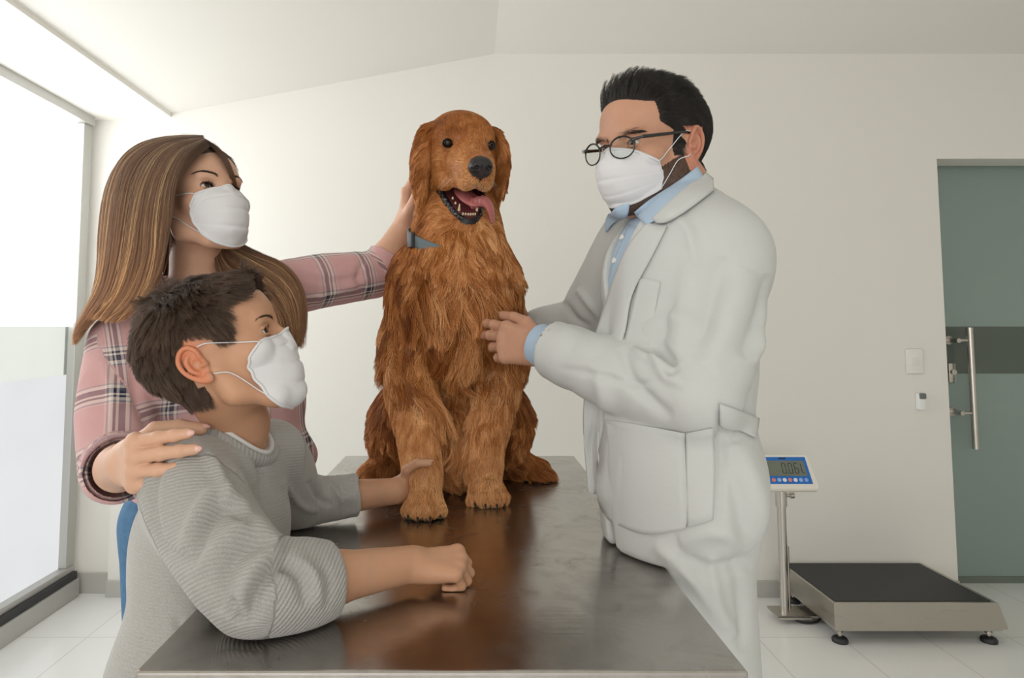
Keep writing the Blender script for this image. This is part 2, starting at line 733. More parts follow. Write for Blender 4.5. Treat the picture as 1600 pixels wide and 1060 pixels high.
# ------------------------------------------------------------------ hair curves
def hair_object(name, S, rad, mat, parent, col=None, taper=0.25):
    """S (N,K,3) strands; rad (N,) or scalar root radius"""
    N, K = S.shape[:2]
    hc = bpy.data.hair_curves.new(name)
    hc.add_curves([K] * N)
    pos = hc.attributes.get('position') or hc.attributes.new('position', 'FLOAT_VECTOR', 'POINT')
    pos.data.foreach_set('vector', S.reshape(-1).astype(np.float32))
    r = np.broadcast_to(np.asarray(rad, np.float32).reshape(-1, 1), (N, K)) * np.linspace(1, taper, K)[None]
    ra = hc.attributes.get('radius') or hc.attributes.new('radius', 'FLOAT', 'POINT')
    ra.data.foreach_set('value', r.reshape(-1).astype(np.float32))
    if col is not None:
        c = hc.attributes.new('tint', 'FLOAT_COLOR', 'CURVE')
        c.data.foreach_set('color', np.column_stack([col, np.ones(N)]).reshape(-1).astype(np.float32))
    o = bpy.data.objects.new(name, hc)
    COL.objects.link(o)
    hc.materials.append(mat)
    if parent is not None:
        o.parent = parent
        o.matrix_parent_inverse = parent.matrix_world.inverted()
    return o


def sample_surface(V, Q, n, rng, w=None):
    a, b, c = V[Q[:, 0]], V[Q[:, 1]], V[Q[:, 2]]
    d = V[Q[:, 3]]
    ar = 0.5 * np.linalg.norm(np.cross(c - a, d - b), axis=1)
    if w is not None:
        ar = ar * w
    i = rng.choice(len(Q), n, p=ar / ar.sum())
    u, v = rng.rand(n, 1), rng.rand(n, 1)
    p = a[i] * (1 - u) * (1 - v) + b[i] * u * (1 - v) + c[i] * u * v + d[i] * (1 - u) * v
    return p, i


def sheet_hair(guides, n, K, rng, thick=0.006, clumps=30, clump=0.5, wave=0.0015, wf=3.0, jitter=0.0008, tipspread=1.0, u0=0, u1=1, short=0.15, ubias=None):
    """strands across a sheet of guide polylines (each (k,3)); neighbours blend smoothly"""
    G = np.stack([catmull(np.asarray(g, float), K) for g in guides])      # (g,K,3)
    m = len(G)
    M = 160
    D = np.stack([catmull(G[:, k], M) for k in range(K)], 1) if m > 2 else np.stack([catmull(G[:, k], M) for k in range(K)], 1)
    u = u0 + (u1 - u0) * rng.rand(n)
    if ubias is not None:
        u = ubias(u)
    x = u * (M - 1)
    i = np.minimum(x.astype(int), M - 2)
    f = (x - i)[:, None, None]
    S = D[i] * (1 - f) + D[i + 1] * f
    t = np.linspace(0, 1, K)
    # sheet normal for thickness
    tu = D[np.minimum(i + 1, M - 1)] - D[np.maximum(i - 1, 0)]
    tv = np.gradient(S, axis=1)
    nn = np.cross(tu, tv)
    nn /= np.linalg.norm(nn, axis=2)[..., None] + 1e-9
    lay = (rng.rand(n) - 0.5)[:, None, None]
    S = S + nn * lay * 2 * thick * (0.35 + 0.65 * np.sin(np.clip(t * 0.9 + 0.1, 0, 1) * math.pi) ** 0.5)[None, :, None]
    # clumping
    cu = rng.rand(clumps)
    ci = np.abs(u[:, None] * 1.0 - cu[None] + (lay[:, 0] * 0.02)).argmin(1)
    cx = u0 + (u1 - u0) * cu[ci] if False else cu[ci]
    cxi = np.clip(cx, 0, 1) * (M - 1)
    j = np.minimum(cxi.astype(int), M - 2)
    C = D[j] + nn * ((rng.rand(clumps) - .5)[ci])[:, None, None] * thick * 1.4
    cw = clump * (t ** 1.2)[None, :, None] * (0.6 + 0.4 * rng.rand(n))[:, None, None]
    S = S * (1 - cw) + C * cw
    # waves shared by clump
    ph = rng.rand(clumps)[ci] * 6.28
    am = (0.4 + rng.rand(clumps)[ci]) * wave
    tu = tu / (np.linalg.norm(tu, axis=2)[..., None] + 1e-9)
    wv = np.sin(ph[:, None] + t[None] * wf * 6.28 * (0.7 + 0.6 * rng.rand(clumps)[ci])[:, None]) * am[:, None] * t[None] ** .7
    S = S + tu * wv[..., None]
    S = S + rng.randn(n, 1, 3) * jitter * (t ** 0.8)[None, :, None] * tipspread + np.cumsum(rng.randn(n, K, 3), 1) * jitter * 0.25
    # length variety
    L = 1 - short * rng.rand(n)
    tt = t[None] * L[:, None] * (K - 1)
    a = np.minimum(tt.astype(int), K - 2)
    ff = (tt - a)[..., None]
    r_ = np.arange(n)[:, None]
    return S[r_, a] * (1 - ff) + S[r_, a + 1] * ff, u

# ------------------------------------------------------------------ the room
def m_wall(name='painted_wall', k=1.0):
    t = NT(name, (0.83, 0.815, 0.765), 0.75, spec=0.25)
    t.bump(t.noise(60, 5, 0.6), 0.10, 0.0015)
    n = t.noise(1.3, 3, 0.5)
    t.base(t.mix(n, (0.815 * k, 0.80 * k, 0.745 * k), (0.845 * k, 0.83 * k, 0.785 * k)))
    return t.m


def m_floor():
    t = NT('floor_tiles', (0.86, 0.86, 0.84), 0.22, spec=0.45)
    br = t.n('ShaderNodeTexBrick', offset=0.0, squash=1.0)
    mp = t.n('ShaderNodeMapping', ins={0: t.n('ShaderNodeTexCoord').outputs['Object'], 'Location': (1.574, -2.86 + 3.0, 0)})
    t.plug(mp.outputs[0], br.inputs['Vector'])
    for k, v in {'Scale': 1.0, 'Mortar Size': 0.0022, 'Mortar Smooth': 0.3, 'Bias': 0.0, 'Brick Width': 0.344, 'Row Height': 0.6}.items():
        br.inputs[k].default_value = v
    br.inputs['Color1'].default_value = (0.86, 0.86, 0.845, 1)
    br.inputs['Color2'].default_value = (0.84, 0.845, 0.83, 1)
    br.inputs['Mortar'].default_value = (0.62, 0.61, 0.58, 1)
    n = t.noise(5, 4, 0.6)
    t.base(t.mix(t.maprange(n, 0.35, 0.75, 0.0, 0.25), br.outputs['Color'], (0.76, 0.75, 0.72), 'MIX'))
    t.bump(t.math('SUBTRACT', 1.0, br.outputs['Fac']), 0.4, 0.001)
    return t.m


MW, MF = m_wall(), m_floor()
m_skirt = NT('skirting_tile', (0.50, 0.49, 0.46), 0.4).m
m_alu = NT('window_aluminium', (0.52, 0.515, 0.49), 0.42, metal=0.5).m
m_black = NT('black_seal', (0.03, 0.03, 0.032), 0.5).m
XL, XR, YB, YF = -1.90, 3.6, 3.28, -2.6


def struct(mb, name, mat, parent=None, smooth=False):
    o = mb.build(name, mat, parent, smooth)
    if parent is None:
        o['kind'] = 'structure'
    return o


b = MB(); b.box((XL - .12, YF, -.06), (XR + .1, 4.4, 0)); struct(b, 'floor', MF)
# back wall: a slim return beside the window, then the main wall that ends at the doorway
DX = 2.312                     # doorway edge
b = MB()
b.box((XL - .1, YB + .05, 0), (-1.715, YB + .2, 3.0))
b.box((-1.72, YB, 0), (DX, YB + .15, 3.0))
b.box((DX, YB, 2.105), (XR, YB + .15, 3.0))
struct(b, 'wall_back', MW)
b = MB(); b.box((XR, YF, 0), (XR + .1, 4.4, 3.0)); struct(b, 'wall_right', MW)
b = MB(); b.box((DX - .4, 4.2, 0), (XR, 4.3, 3.0)); struct(b, 'wall_corridor', MW)
# left wall pieces around the big window
WZ0, WZ1, WY0, WY1 = 0.145, 2.27, 1.0, 3.225
b = MB()
b.box((XL - .1, YF, 2.33), (XL, YB + .1, 3.0))
b.box((XL - .1, YF, 0), (XL, WY0, 2.33))  # unseen stretch added to end the window early and keep light off the foreground
struct(b, 'wall_left', MW)
# ceiling: lowered band along the window, a sloping bay, then the flat part
b = MB()
b.box((XL, YF, 2.315), (-1.49, YB + .1, 3.0))
b.prism([(-1.49, YF, 2.335), (0.12, YF, 2.64), (0.12, YF, 3.0), (-1.49, YF, 3.0)], (0, YB - YF + .01, 0))
b.box((0.12, YF, 2.64), (XR, YB, 3.0))
struct(b, 'ceiling', m_wall('ceiling_paint', 1.10))
b = MB()
b.box((XL, YB + .035, 0), (-1.716, YB + .052, .095), .002)
struct(b, 'baseboard_left', m_skirt)
b = MB()
b.box((-1.722, YB - .014, 0), (DX - .001, YB + .001, .075), .002)
struct(b, 'baseboard_back', m_skirt)

# frosted window wall with a clear strip
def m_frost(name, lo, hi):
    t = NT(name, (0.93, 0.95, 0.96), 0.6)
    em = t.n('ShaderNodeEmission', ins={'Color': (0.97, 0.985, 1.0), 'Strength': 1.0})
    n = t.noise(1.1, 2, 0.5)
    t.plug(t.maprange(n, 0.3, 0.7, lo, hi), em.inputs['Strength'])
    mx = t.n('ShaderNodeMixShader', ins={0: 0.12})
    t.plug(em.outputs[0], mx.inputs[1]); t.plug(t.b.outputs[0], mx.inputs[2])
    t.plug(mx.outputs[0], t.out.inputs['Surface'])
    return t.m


def m_clear():
    t = NT('clear_glass', (1, 1, 1), 0.0)
    tr = t.n('ShaderNodeBsdfTransparent', ins={'Color': (0.93, 0.96, 0.95)})
    gl = t.n('ShaderNodeBsdfGlossy', ins={'Roughness': 0.02})
    mx = t.n('ShaderNodeMixShader', ins={0: 0.04})
    t.plug(tr.outputs[0], mx.inputs[1]); t.plug(gl.outputs[0], mx.inputs[2])
    t.plug(mx.outputs[0], t.out.inputs['Surface'])
    return t.m


MFR, MFL, MCL = m_frost('frosted_film', 3.6, 3.9), m_frost('frosted_film_dim_glow', .70, .82), m_clear()  # panes emit the daylight themselves; the lower one is simply set dimmer
GX = XL - .03
b = MB()
b.box((GX - .01, WY0, 0), (XL + .045, WY1 + .06, .085), .003)
b.box((GX - .01, WY0, .118), (XL + .02, WY1 + .06, WZ0), .003)
b.box((GX - .01, WY0, WZ1), (XL + .03, WY1 + .06, 2.33), .004)
b.box((GX - .01, WY1, WZ0), (XL + .012, WY1 + .07, WZ1), .003)
win = struct(b, 'window_1', m_alu)
b = MB(); b.box((GX - .005, WY0, .085), (XL + .035, WY1 + .055, .118)); b.build('black_gasket', m_black, win)
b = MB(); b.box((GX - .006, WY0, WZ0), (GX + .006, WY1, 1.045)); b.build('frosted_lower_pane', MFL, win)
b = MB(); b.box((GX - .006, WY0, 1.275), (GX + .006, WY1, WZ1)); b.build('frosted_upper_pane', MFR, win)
b = MB(); b.box((GX - .006, WY0, 1.045), (GX + .006, WY1, 1.275)); b.build('clear_strip', MCL, win)
# what shows through the strip: a pale building front with dark mullions
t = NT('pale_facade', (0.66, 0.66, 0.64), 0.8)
em = t.n('ShaderNodeEmission', ins={'Color': (0.68, 0.67, 0.64), 'Strength': 0.55})  # facade given its own glow to stand for daylight on it
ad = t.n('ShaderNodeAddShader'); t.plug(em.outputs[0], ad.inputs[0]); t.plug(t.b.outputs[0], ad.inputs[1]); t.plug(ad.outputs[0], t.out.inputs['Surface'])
b = MB(); b.box((-4.2, -4, 0), (-4.1, 12, 3.6))
fac = b.build('building', t.m)
tag(fac, 'pale grey building front outside, seen through the clear strip of the window', 'building')
m_mull = NT('blue_grey_metal', (0.25, 0.31, 0.34), 0.5).m
for yy in (3.75, 4.75, 7.15):
    b = MB(); b.box((-4.1, yy, 0), (-4.02, yy + .14, 3.6)); b.build('mullion', m_mull, fac)

# green glass sliding door behind the wall opening, set back
def m_green(base, name):
    t = NT(name, base, 0.28, spec=0.5)
    n = t.noise(0.9, 2, 0.5)
    t.base(t.mix(n, tuple(c * 0.92 for c in base), tuple(c * 1.08 for c in base)))
    return t.m


DY = 3.45
b = MB(); b.box((DX - .35, DY, 1.275), (XR - .02, DY + .012, 2.35)); d_up = MB()
door = struct(b, 'door_1', m_green((0.27, 0.345, 0.315), 'green_frosted_glass'))
b = MB(); b.box((DX - .35, DY, .03), (XR - .02, DY + .012, 1.035)); b.build('frosted_lower_panel', door.data.materials[0], door)
b = MB(); b.box((DX - .35, DY, 1.035), (XR - .02, DY + .012, 1.275)); b.build('clear_band', m_green((0.105, 0.13, 0.108), 'green_clear_glass'), door)
b = MB(); b.box((DX - .35, DY - .006, .0), (XR - .02, DY + .02, .032)); b.build('bottom_rail', NT('door_rail', (0.16, 0.19, 0.16), .4).m, door)
m_steel = NT('brushed_steel', (0.58, 0.55, 0.51), 0.28, metal=1.0).m
# handle: a vertical bar on two stand-offs, axis leans with perspective only
HY = DY - .075
pa, pb = P(1506, 512, HY), P(1506, 702, HY)
hx = (pa[0] + pb[0]) / 2
b = MB(); b.cyl((2.500, HY, pb[2]), (2.500, HY, pa[2]), .0155, seg=28)
hd = b.build('handle', m_steel, door, True)
for pz in (1.205, .845):
    b = MB(); b.cyl((2.44, HY + .002, pz), (2.5, HY + .002, pz), .008); b.cyl((2.44, DY, pz), (2.44, HY - .006, pz), .011); b.cyl((2.44, DY - .012, pz), (2.44, DY, pz), .022)
    b.build('standoff', m_steel, hd, True)
b = MB(); b.box((2.425, DY - .02, .99), (2.462, DY, 1.09), .008); b.cyl((2.443, DY - .035, 1.045), (2.443, DY - .018, 1.045), .013)
b.build('lock', m_steel, door, True)

# ------------------------------------------------------------------ wall fittings
m_plastic = NT('white_plastic', (0.86, 0.85, 0.80), 0.35).m
c0 = P(1428, 565, YB)
b = MB(); b.box((c0[0] - .043, YB - .008, c0[2] - .060), (c0[0] + .043, YB, c0[2] + .060), .006)
sw = b.build('light_switch', m_plastic, None, True)
tag(sw, 'white rectangular light switch plate on the wall beside the green glass door', 'light switch')
b = MB(); b.box((c0[0] - .018, YB - .0125, c0[2] - .017), (c0[0] + .018, YB - .007, c0[2] + .017), .002)
b.build('rocker', NT('rocker_plastic', (0.83, 0.81, 0.76), .3).m, sw, True)
c1 = P(1435, 627, YB)
b = MB(); b.box((c1[0] - .017, YB - .028, c1[2] - .040), (c1[0] + .021, YB, c1[2] + .040), .008)
di = b.build('wall_dispenser', NT('dispenser_plastic', (0.88, 0.89, 0.88), .3).m, None, True)
tag(di, 'small white wall dispenser with dark grey cap below the light switch', 'dispenser')
b = MB(); b.box((c1[0] - .012, YB - .034, c1[2] + .012), (c1[0] + .019, YB - .01, c1[2] + .040), .006)
b.build('cap', NT('dark_grey_plastic', (0.16, 0.17, 0.17), .35).m, di, True)

# ------------------------------------------------------------------ examination table
TZ = 0.90
TX0, TX1, TY0, TY1 = -0.362, 0.300, 0.753, 1.975


def m_table():
    t = NT('worn_stainless_steel', (0.50, 0.475, 0.45), 0.2, metal=1.0)
    v = t.coord('Object', (1, 1, 1))
    n1 = t.noise(3.2, 5, 0.62, v, 0.8)
    n2 = t.noise(14, 6, 0.65, v, 1.2)
    vb = t.coord('Object', (3, 160, 1))
    nb = t.noise(1.0, 3, 0.6, vb)
    # fine scratches
    vs = t.coord('Object', (40, 700, 1), (0, 0, 0.5))
    ns = t.noise(1.0, 2, 0.5, vs)
    r = t.math('ADD', t.maprange(n1, 0.3, 0.7, 0.15, 0.27), t.maprange(n2, 0.4, 0.75, 0.0, 0.09))
    t.rough(r)
    wav = t.n('ShaderNodeTexVoronoi', feature='DISTANCE_TO_EDGE', ins={'Scale': 9.0, 'Randomness': 1.0})
    t.plug(t.noise(6, 4, 0.6, v, 2.0, 'Color'), wav.inputs['Vector'])
    sc_ = t.maprange(wav.outputs['Distance'], 0.0, 0.012, 1.0, 0.0)
    col = t.mix(t.maprange(n2, 0.45, 0.72, 0, 0.5), (0.45, 0.43, 0.405), (0.30, 0.27, 0.245))
    col = t.mix(t.math('MULTIPLY', sc_, 0.35), col, (0.30, 0.26, 0.23))
    t.base(col)
    t.b.inputs['Anisotropic'].default_value = 0.35
    h = t.math('ADD', t.math('MULTIPLY', nb, 0.25), t.math('MULTIPLY', n1, 1.5))
    h = t.math('ADD', h, t.math('MULTIPLY', ns, 0.15))
    t.bump(h, 0.14, 0.002)
    return t.m


MT = m_table()
tb = empty('examination_table', ((TX0 + TX1) / 2, (TY0 + TY1) / 2, 0))
tag(tb, 'stainless steel examination table that the dog sits on', 'table')
b = MB(); b.box((TX0, TY0, TZ - .040), (TX1, TY1, TZ), .004, seg=3); b.build('tabletop', MT, tb, False)
m_st2 = NT('satin_steel', (0.55, 0.53, 0.50), 0.3, metal=1.0).m
cxm, cym = (TX0 + TX1) / 2, (TY0 + TY1) / 2
b = MB(); b.box((cxm - .2, cym - .4, TZ - .075), (cxm + .2, cym + .4, TZ - .042), .004); b.build('support_frame', m_st2, tb)
b = MB(); b.box((cxm - .09, cym - .14, .06), (cxm + .09, cym + .14, TZ - .074), .01); b.build('pedestal', m_st2, tb)
b = MB(); b.box((cxm - .20, cym - .42, .0), (cxm + .20, cym + .42, .06), .012); b.build('base', m_st2, tb)

# ------------------------------------------------------------------ floor scale
def build_scale():
    X0, X1, Y0, Y1, Z0, Z1 = 1.462, 2.125, 2.79, 3.245, .055, .165
    sc = empty('weighing_scale', ((X0 + X1) / 2, (Y0 + Y1) / 2, 0))
    tag(sc, 'steel floor weighing scale with black platform and blue display on a post', 'scale')
    st = NT('scale_steel', (0.50, 0.47, 0.42), 0.33, metal=1.0)
    vb = st.coord('Object', (4, 4, 130)); st.rough(st.maprange(st.noise(1, 3, .6, vb), .3, .7, .27, .42))
    ms = st.m
    fl = .032
    b = MB()
    p = [(X0, Z0 + .012), (X0, Z1 - .004), (X0 + .004, Z1), (X1 - .004, Z1), (X1, Z1 - .004), (X1 + fl, Z0 + .014), (X1 + fl, Z0 + .006), (X1 + .012, Z0 + .006), (X1 + .010, Z0), (X0 + .004, Z0)]
    b.prism([(x, Y0, z) for x, z in p], (0, Y1 - Y0, 0))
    b.build('platform_housing', ms, sc)
    rb = NT('black_ribbed_rubber', (0.022, 0.022, 0.023), 0.55)
    rb.bump(rb.noise(220, 2, .5), .5, .001)
    b = MB(); b.box((X0 + .010, Y0 + .012, Z1 - .002), (X1 - .022, Y1 - .006, Z1 + .003), .0015)
    b.build('rubber_mat', rb.m, sc)
    mk = NT('black_rubber', (0.02, 0.02, 0.022), .45).m
    for x, y in ((X0 + .035, Y0 + .03), (X1 - .025, Y0 + .03), (X0 + .035, Y1 - .03), (X1 - .025, Y1 - .03)):
        b = MB(); b.lathe([(.0, .0), (.030, .0), (.031, .010), (.026, .018), (.010, .024), (.0, .024)], 28, Matrix.Translation((x, y, 0)))
        f = b.build('foot', mk, sc, True)
        b = MB(); b.cyl((x, y, .022), (x, y, .058), .008); b.cyl((x, y, .034), (x, y, .042), .014, seg=6); b.build('threaded_stem', ms, f, True)
    # post
    px, py = 1.372, 3.03
    b = MB(); b.box((px - .055, py - .055, .028), (X0 + .03, py + .055, .036), .002); b.box((px - .055, py - .055, .020), (px + .09, py - .050, .036)); b.build('post_bracket', ms, sc)
    b = MB(); b.cyl((px, py, .034), (px, py, .50), .0185, seg=32); b.build('post', m_steel, sc, True)
    b = MB(); b.cyl((px + .035, py + .03, .036), (px + .035, py + .03, .30), .006, seg=12); b.build('cable_tube', m_steel, sc, True)
    b = MB(); b.cyl((px, py, .485), (px, py, .560), .024, seg=32); b.cyl((px, py, .53), (px + .05, py, .53), .007); b.cyl((px + .04, py, .53), (px + .056, py, .53), .013, seg=12)
    b.build('clamp_collar', m_steel, sc, True)
    # display head
    cen = P(1226, 741, 3.0)
    hd = Frame(cen + np.array([0, 0.01, 0]), fwd=(0, math.cos(R(28)), -math.sin(R(28))), up=(0, 0, 1))
    # local axes: x right, y away from the viewer, z up along the face
    W, H, D = .118, .078, .022
    def lb(lo, hi, bev=0.0):
        m = MB(); m.box(lo, hi, bev)
        bmesh.ops.transform(m.bm, matrix=hd.mat(), verts=m.bm.verts)
        return m
    mw = NT('cream_plastic', (0.83, 0.80, 0.72), .38).m
    m = MB()
    pr = [(-W, -H), (-W - .004, -H + .02), (-W + .008, H), (W - .004, H), (W + .010, -H + .02), (W + .010, -H)]
    m.prism([(x, -D, z) for x, z in pr], (0, D * 1.6, 0))
    bmesh.ops.bevel(m.bm, geom=list(m.bm.edges), offset=.005, segments=3, affect='EDGES')
    bmesh.ops.transform(m.bm, matrix=hd.mat(), verts=m.bm.verts)
    h = m.build('display_head', mw, sc, True)
    def quad(name, pts, y, mat, th=.0012, parent=h):
        q = MB(); q.prism([(x, y, z) for x, z in pts], (0, -th, 0))
        bmesh.ops.transform(q.bm, matrix=hd.mat(), verts=q.bm.verts)
        return q.build(name, mat, parent)
    mb = NT('blue_overlay', (0.015, 0.16, 0.55), .35).m
    quad('blue_panel', [(-.106, -.052), (.106, -.052), (.100, .066), (-.100, .066)], -D, mb)
    quad('lcd_screen', [(-.094, -.018), (.091, -.018), (.088, .050), (-.091, .050)], -D - .001, NT('lcd_grey', (0.17, 0.19, 0.155), .25).m)
    # seven-segment digits 0.06 with the brand-free marks
    md = NT('lcd_dark', (0.03, 0.035, 0.03), .4).m
    seg = {'0': 'abcdef', '6': 'acdefg', '1': 'bc'}
    q = MB()
    def bar(x, z, w, hh):
        q.prism([(x - w / 2, -D - .0021, z - hh / 2), (x + w / 2, -D - .0021, z - hh / 2), (x + w / 2, -D - .0021, z + hh / 2), (x - w / 2, -D - .0021, z + hh / 2)], (0, -.0006, 0))
    def digit(ch, x, z, w, hh, t=.0030):
        P7 = {'a': (x, z + hh, w, t), 'g': (x, z, w, t), 'd': (x, z - hh, w, t), 'f': (x - w / 2, z + hh / 2, t, hh * .86), 'b': (x + w / 2, z + hh / 2, t, hh * .86), 'e': (x - w / 2, z - hh / 2, t, hh * .86), 'c': (x + w / 2, z - hh / 2, t, hh * .86)}
        for s in seg[ch]:
            bar(*P7[s])
    for ch, x in (('0', -.004), ('0', .024), ('6', .050)):
        digit(ch, x, .016, .015, .022)
    bar(.010, -.007, .004, .004)
    bar(.072, .016, .003, .038); bar(.078, -.004, .009, .003)
    bmesh.ops.transform(q.bm, matrix=hd.mat(), verts=q.bm.verts)
    q.build('digits', md, h)
    quad('maker_mark', [(-.018, .056), (.014, .056), (.014, .063), (-.018, .063)], -D - .001, NT('dark_blue_ink', (0.01, 0.03, 0.10), .5).m, .0006)
    cols = [(0.75, .25, .22), (.35, .5, .8), (.8, .8, .85), (0.75, .25, .22), (.8, .8, .85), (.3, .45, .8), (.25, .4, .75)]
    for i, c in enumerate(cols):
        m = MB(); m.cyl((-.060 + i * .0235, -D - .0005, -.035), (-.060 + i * .0235, -D - .0028, -.035), .0085, seg=20)
        bmesh.ops.transform(m.bm, matrix=hd.mat(), verts=m.bm.verts)
        m.build('button', NT('button_ink', c, .4).m, h, True)
    m = MB(); m.cyl((px, py, .55), tuple(hd.w((-.03, .012, -.02))), .014); m.build('neck', mw, sc, True)
    tube('cable', [(px + .02, py + .05, .04), (px + .03, py - .03, .012), (px + .09, py - .05, .006), (px + .15, py - .02, .02), (px + .17, py + .06, .06)], .0045, mk, sc)


build_scale()

# ------------------------------------------------------------------ hair and skin materials
def m_hair(name, rough=0.35, coat=0.0, tintmul=1.0, spec=0.4, tip=None):
    m = bpy.data.materials.new(name)
    m.use_nodes = True
    t = m.node_tree
    b = t.nodes['Principled BSDF']
    a = t.nodes.new('ShaderNodeAttribute')
    a.attribute_name = 'tint'
    hi = t.nodes.new('ShaderNodeHairInfo')
    mx = t.nodes.new('ShaderNodeMix'); mx.data_type = 'RGBA'; mx.blend_type = 'MULTIPLY'
    rp = t.nodes.new('ShaderNodeMapRange')
    t.links.new(hi.outputs['Intercept'], rp.inputs[0])
    rp.inputs[3].default_value = 0.0; rp.inputs[4].default_value = 1.0
    mx.inputs[7].default_value = (tip or (1.25, 1.25, 1.25)) + (1,)
    t.links.new(rp.outputs[0], mx.inputs[0])
    t.links.new(a.outputs['Color'], mx.inputs[6])
    t.links.new(mx.outputs[2], b.inputs['Base Color'])
    b.inputs['Roughness'].default_value = rough
    b.inputs['Specular IOR Level'].default_value = spec
    b.inputs['Sheen Weight'].default_value = 0.0
    tr = t.nodes.new('ShaderNodeBsdfTranslucent')
    t.links.new(mx.outputs[2], tr.inputs['Color'])
    ms = t.nodes.new('ShaderNodeMixShader'); ms.inputs[0].default_value = 0.25
    t.links.new(b.outputs[0], ms.inputs[1]); t.links.new(tr.outputs[0], ms.inputs[2])
    t.links.new(ms.outputs[0], t.nodes['Material Output'].inputs['Surface'])
    return m


def m_skin(name, base, dark, rough=0.45):
    t = NT(name, base, rough, spec=0.35, sss=0.15)
    n = t.noise(28, 4, 0.55)
    n2 = t.noise(320, 2, 0.5)
    t.base(t.mix(t.maprange(n, 0.3, 0.75, 0, 1), base, dark))
    t.bump(n2, 0.12, 0.0006)
    return t.m


def vcol_mat(name, rough=0.5, spec=0.3, sss=0.0, nscale=30, namt=0.18, bump=0.15, sheen=0.0, bscale=320):
    """colour comes from the vertex attribute 'col' (what each patch of the body is made of)"""
    t = NT(name, (.5, .5, .5), rough, spec=spec, sss=sss, sheen=sheen)
    c = t.attr('col', 'Color')
    n = t.noise(nscale, 4, 0.55)
    t.base(t.mix(t.maprange(n, 0.3, 0.75, 0, namt), c, t.mix(1.0, c, (0.72, 0.62, 0.58), 'MULTIPLY')))
    t.bump(t.noise(bscale, 2, 0.5), bump, 0.0006)
    return t.m


def set_col(o, cols, name='col'):
    a = o.data.attributes.new(name, 'FLOAT_COLOR', 'POINT')
    a.data.foreach_set('color', np.column_stack([cols, np.ones(len(cols))]).reshape(-1).astype(np.float32))


def set_vec(o, vec, name):
    a = o.data.attributes.new(name, 'FLOAT_VECTOR', 'POINT')
    a.data.foreach_set('vector', np.asarray(vec, np.float32).reshape(-1))


def blob(name, fr, c, r, mat, parent, seg=28, rot=None):
    """small smooth ellipsoid such as an eyeball, in a frame"""
    bm = bmesh.new()
    bmesh.ops.create_uvsphere(bm, u_segments=seg, v_segments=seg // 2 + 2, radius=1.0)
    v = np.array([x.co[:] for x in bm.verts])
    for x, q in zip(bm.verts, fr.w(np.array(c) + v * np.array(r))):
        x.co = q
    me = bpy.data.meshes.new(name)
    bm.to_mesh(me); bm.free()
    return link(name, me, mat, parent, True)


def grow_fur(V, Q, A, NS, rng, w, K=9, levels=((16, .75, .8), (110, .85, 1.25)), wave=.12, droop=.10, swirl=1.0, var=1.0):
    """strands rooted on a surface. A: anchors (point, direction, length, lift, tint, clump)"""
    Ap = np.array([a[0] for a in A]); Ad = np.array([a[1] for a in A])
    As = np.array([[a[2], a[3], a[4], a[5]] for a in A])

    def fieldv(p):
        d2 = ((p[:, None] - Ap[None]) ** 2).sum(2) + 1e-5
        w_ = 1.0 / d2 ** 1.7
        w_ /= w_.sum(1)[:, None]
        d = w_ @ Ad
        d /= np.linalg.norm(d, axis=1)[:, None] + 1e-9
        return d, w_ @ As
    N_ = vnormals(V, Q)
    p, fi = sample_surface(V, Q, NS, rng, w)
    nn = N_[Q[fi, 0]]
    d, s4 = [], []
    for i in range(0, NS, 20000):
        a, b_ = fieldv(p[i:i + 20000]); d.append(a); s4.append(b_)
    d = np.concatenate(d); s4 = np.concatenate(s4)
    L, lift, tint, cl = s4.T
    tan = d - nn * (d * nn).sum(1)[:, None] * .92
    tan /= np.linalg.norm(tan, axis=1)[:, None] + 1e-9
    big = vnoise(p, 22, 0)[:, None, None]
    sml = vnoise(p, 70, 5)[:, None, None]
    side = np.cross(nn, tan)
    lk = np.clip(L / .05, 0, 1)[:, None]
    tt = np.linspace(0, 1, K)[None, :, None]
    L_ = (L * (0.75 + .35 * rng.rand(NS)))[:, None, None]
    lf = (lift * np.where(L < .013, .6, 1.0) * (0.7 + .6 * rng.rand(NS)))[:, None, None]
    dirn = tan[:, None] + side[:, None] * swirl * (big * .75 * lk[:, None] + sml * (.12 + .26 * lk[:, None]))
    S = p[:, None] + L_ * (dirn * tt + nn[:, None] * lf * (tt - .45 * tt ** 2) * 1.1)
    ph = vnoise(p, 35, 9)[:, None, None] * 6.28
    S = S + side[:, None] * np.sin(ph + tt * 7.0) * (L_ * wave) * lk[:, None] * tt
    S[:, :, 2] -= (L_[:, :, 0] * droop * tt[..., 0] ** 2)
    ctint = np.zeros(NS)
    for q, amt, pw in levels:
        ncl = NS // q
        ci = rng.choice(NS, ncl, replace=False)
        crnd = rng.randn(ncl)
        kd = KDTree(ncl)
        for i, c in enumerate(ci):
            kd.insert(p[c], i)
        kd.balance()
        nearest = np.array([kd.find(x)[1] for x in p])
        tgt = ci[nearest]
        ctint = ctint + crnd[nearest] * .13 * var
        same = (nn * nn[tgt]).sum(1) > .3
        wt = np.clip((tt ** pw) * (amt * cl * (.6 + .8 * rng.rand(NS)) * same)[:, None, None], 0, .92)
        S = S * (1 - wt) + (S[tgt] + (p - p[tgt])[:, None] * .10) * wt
    S = S + rng.randn(NS, K, 3) * (.0006 * lk[:, None] + .0002) * tt
    tn = np.clip(tint + var * (.18 * vnoise(p, 30, 3) + .12 * vnoise(p, 90, 4) + .16 * rng.randn(NS)) + ctint * np.clip(L / .03, .3, 1), 0, 1)[:, None]
    return S, p, L, lk, tn

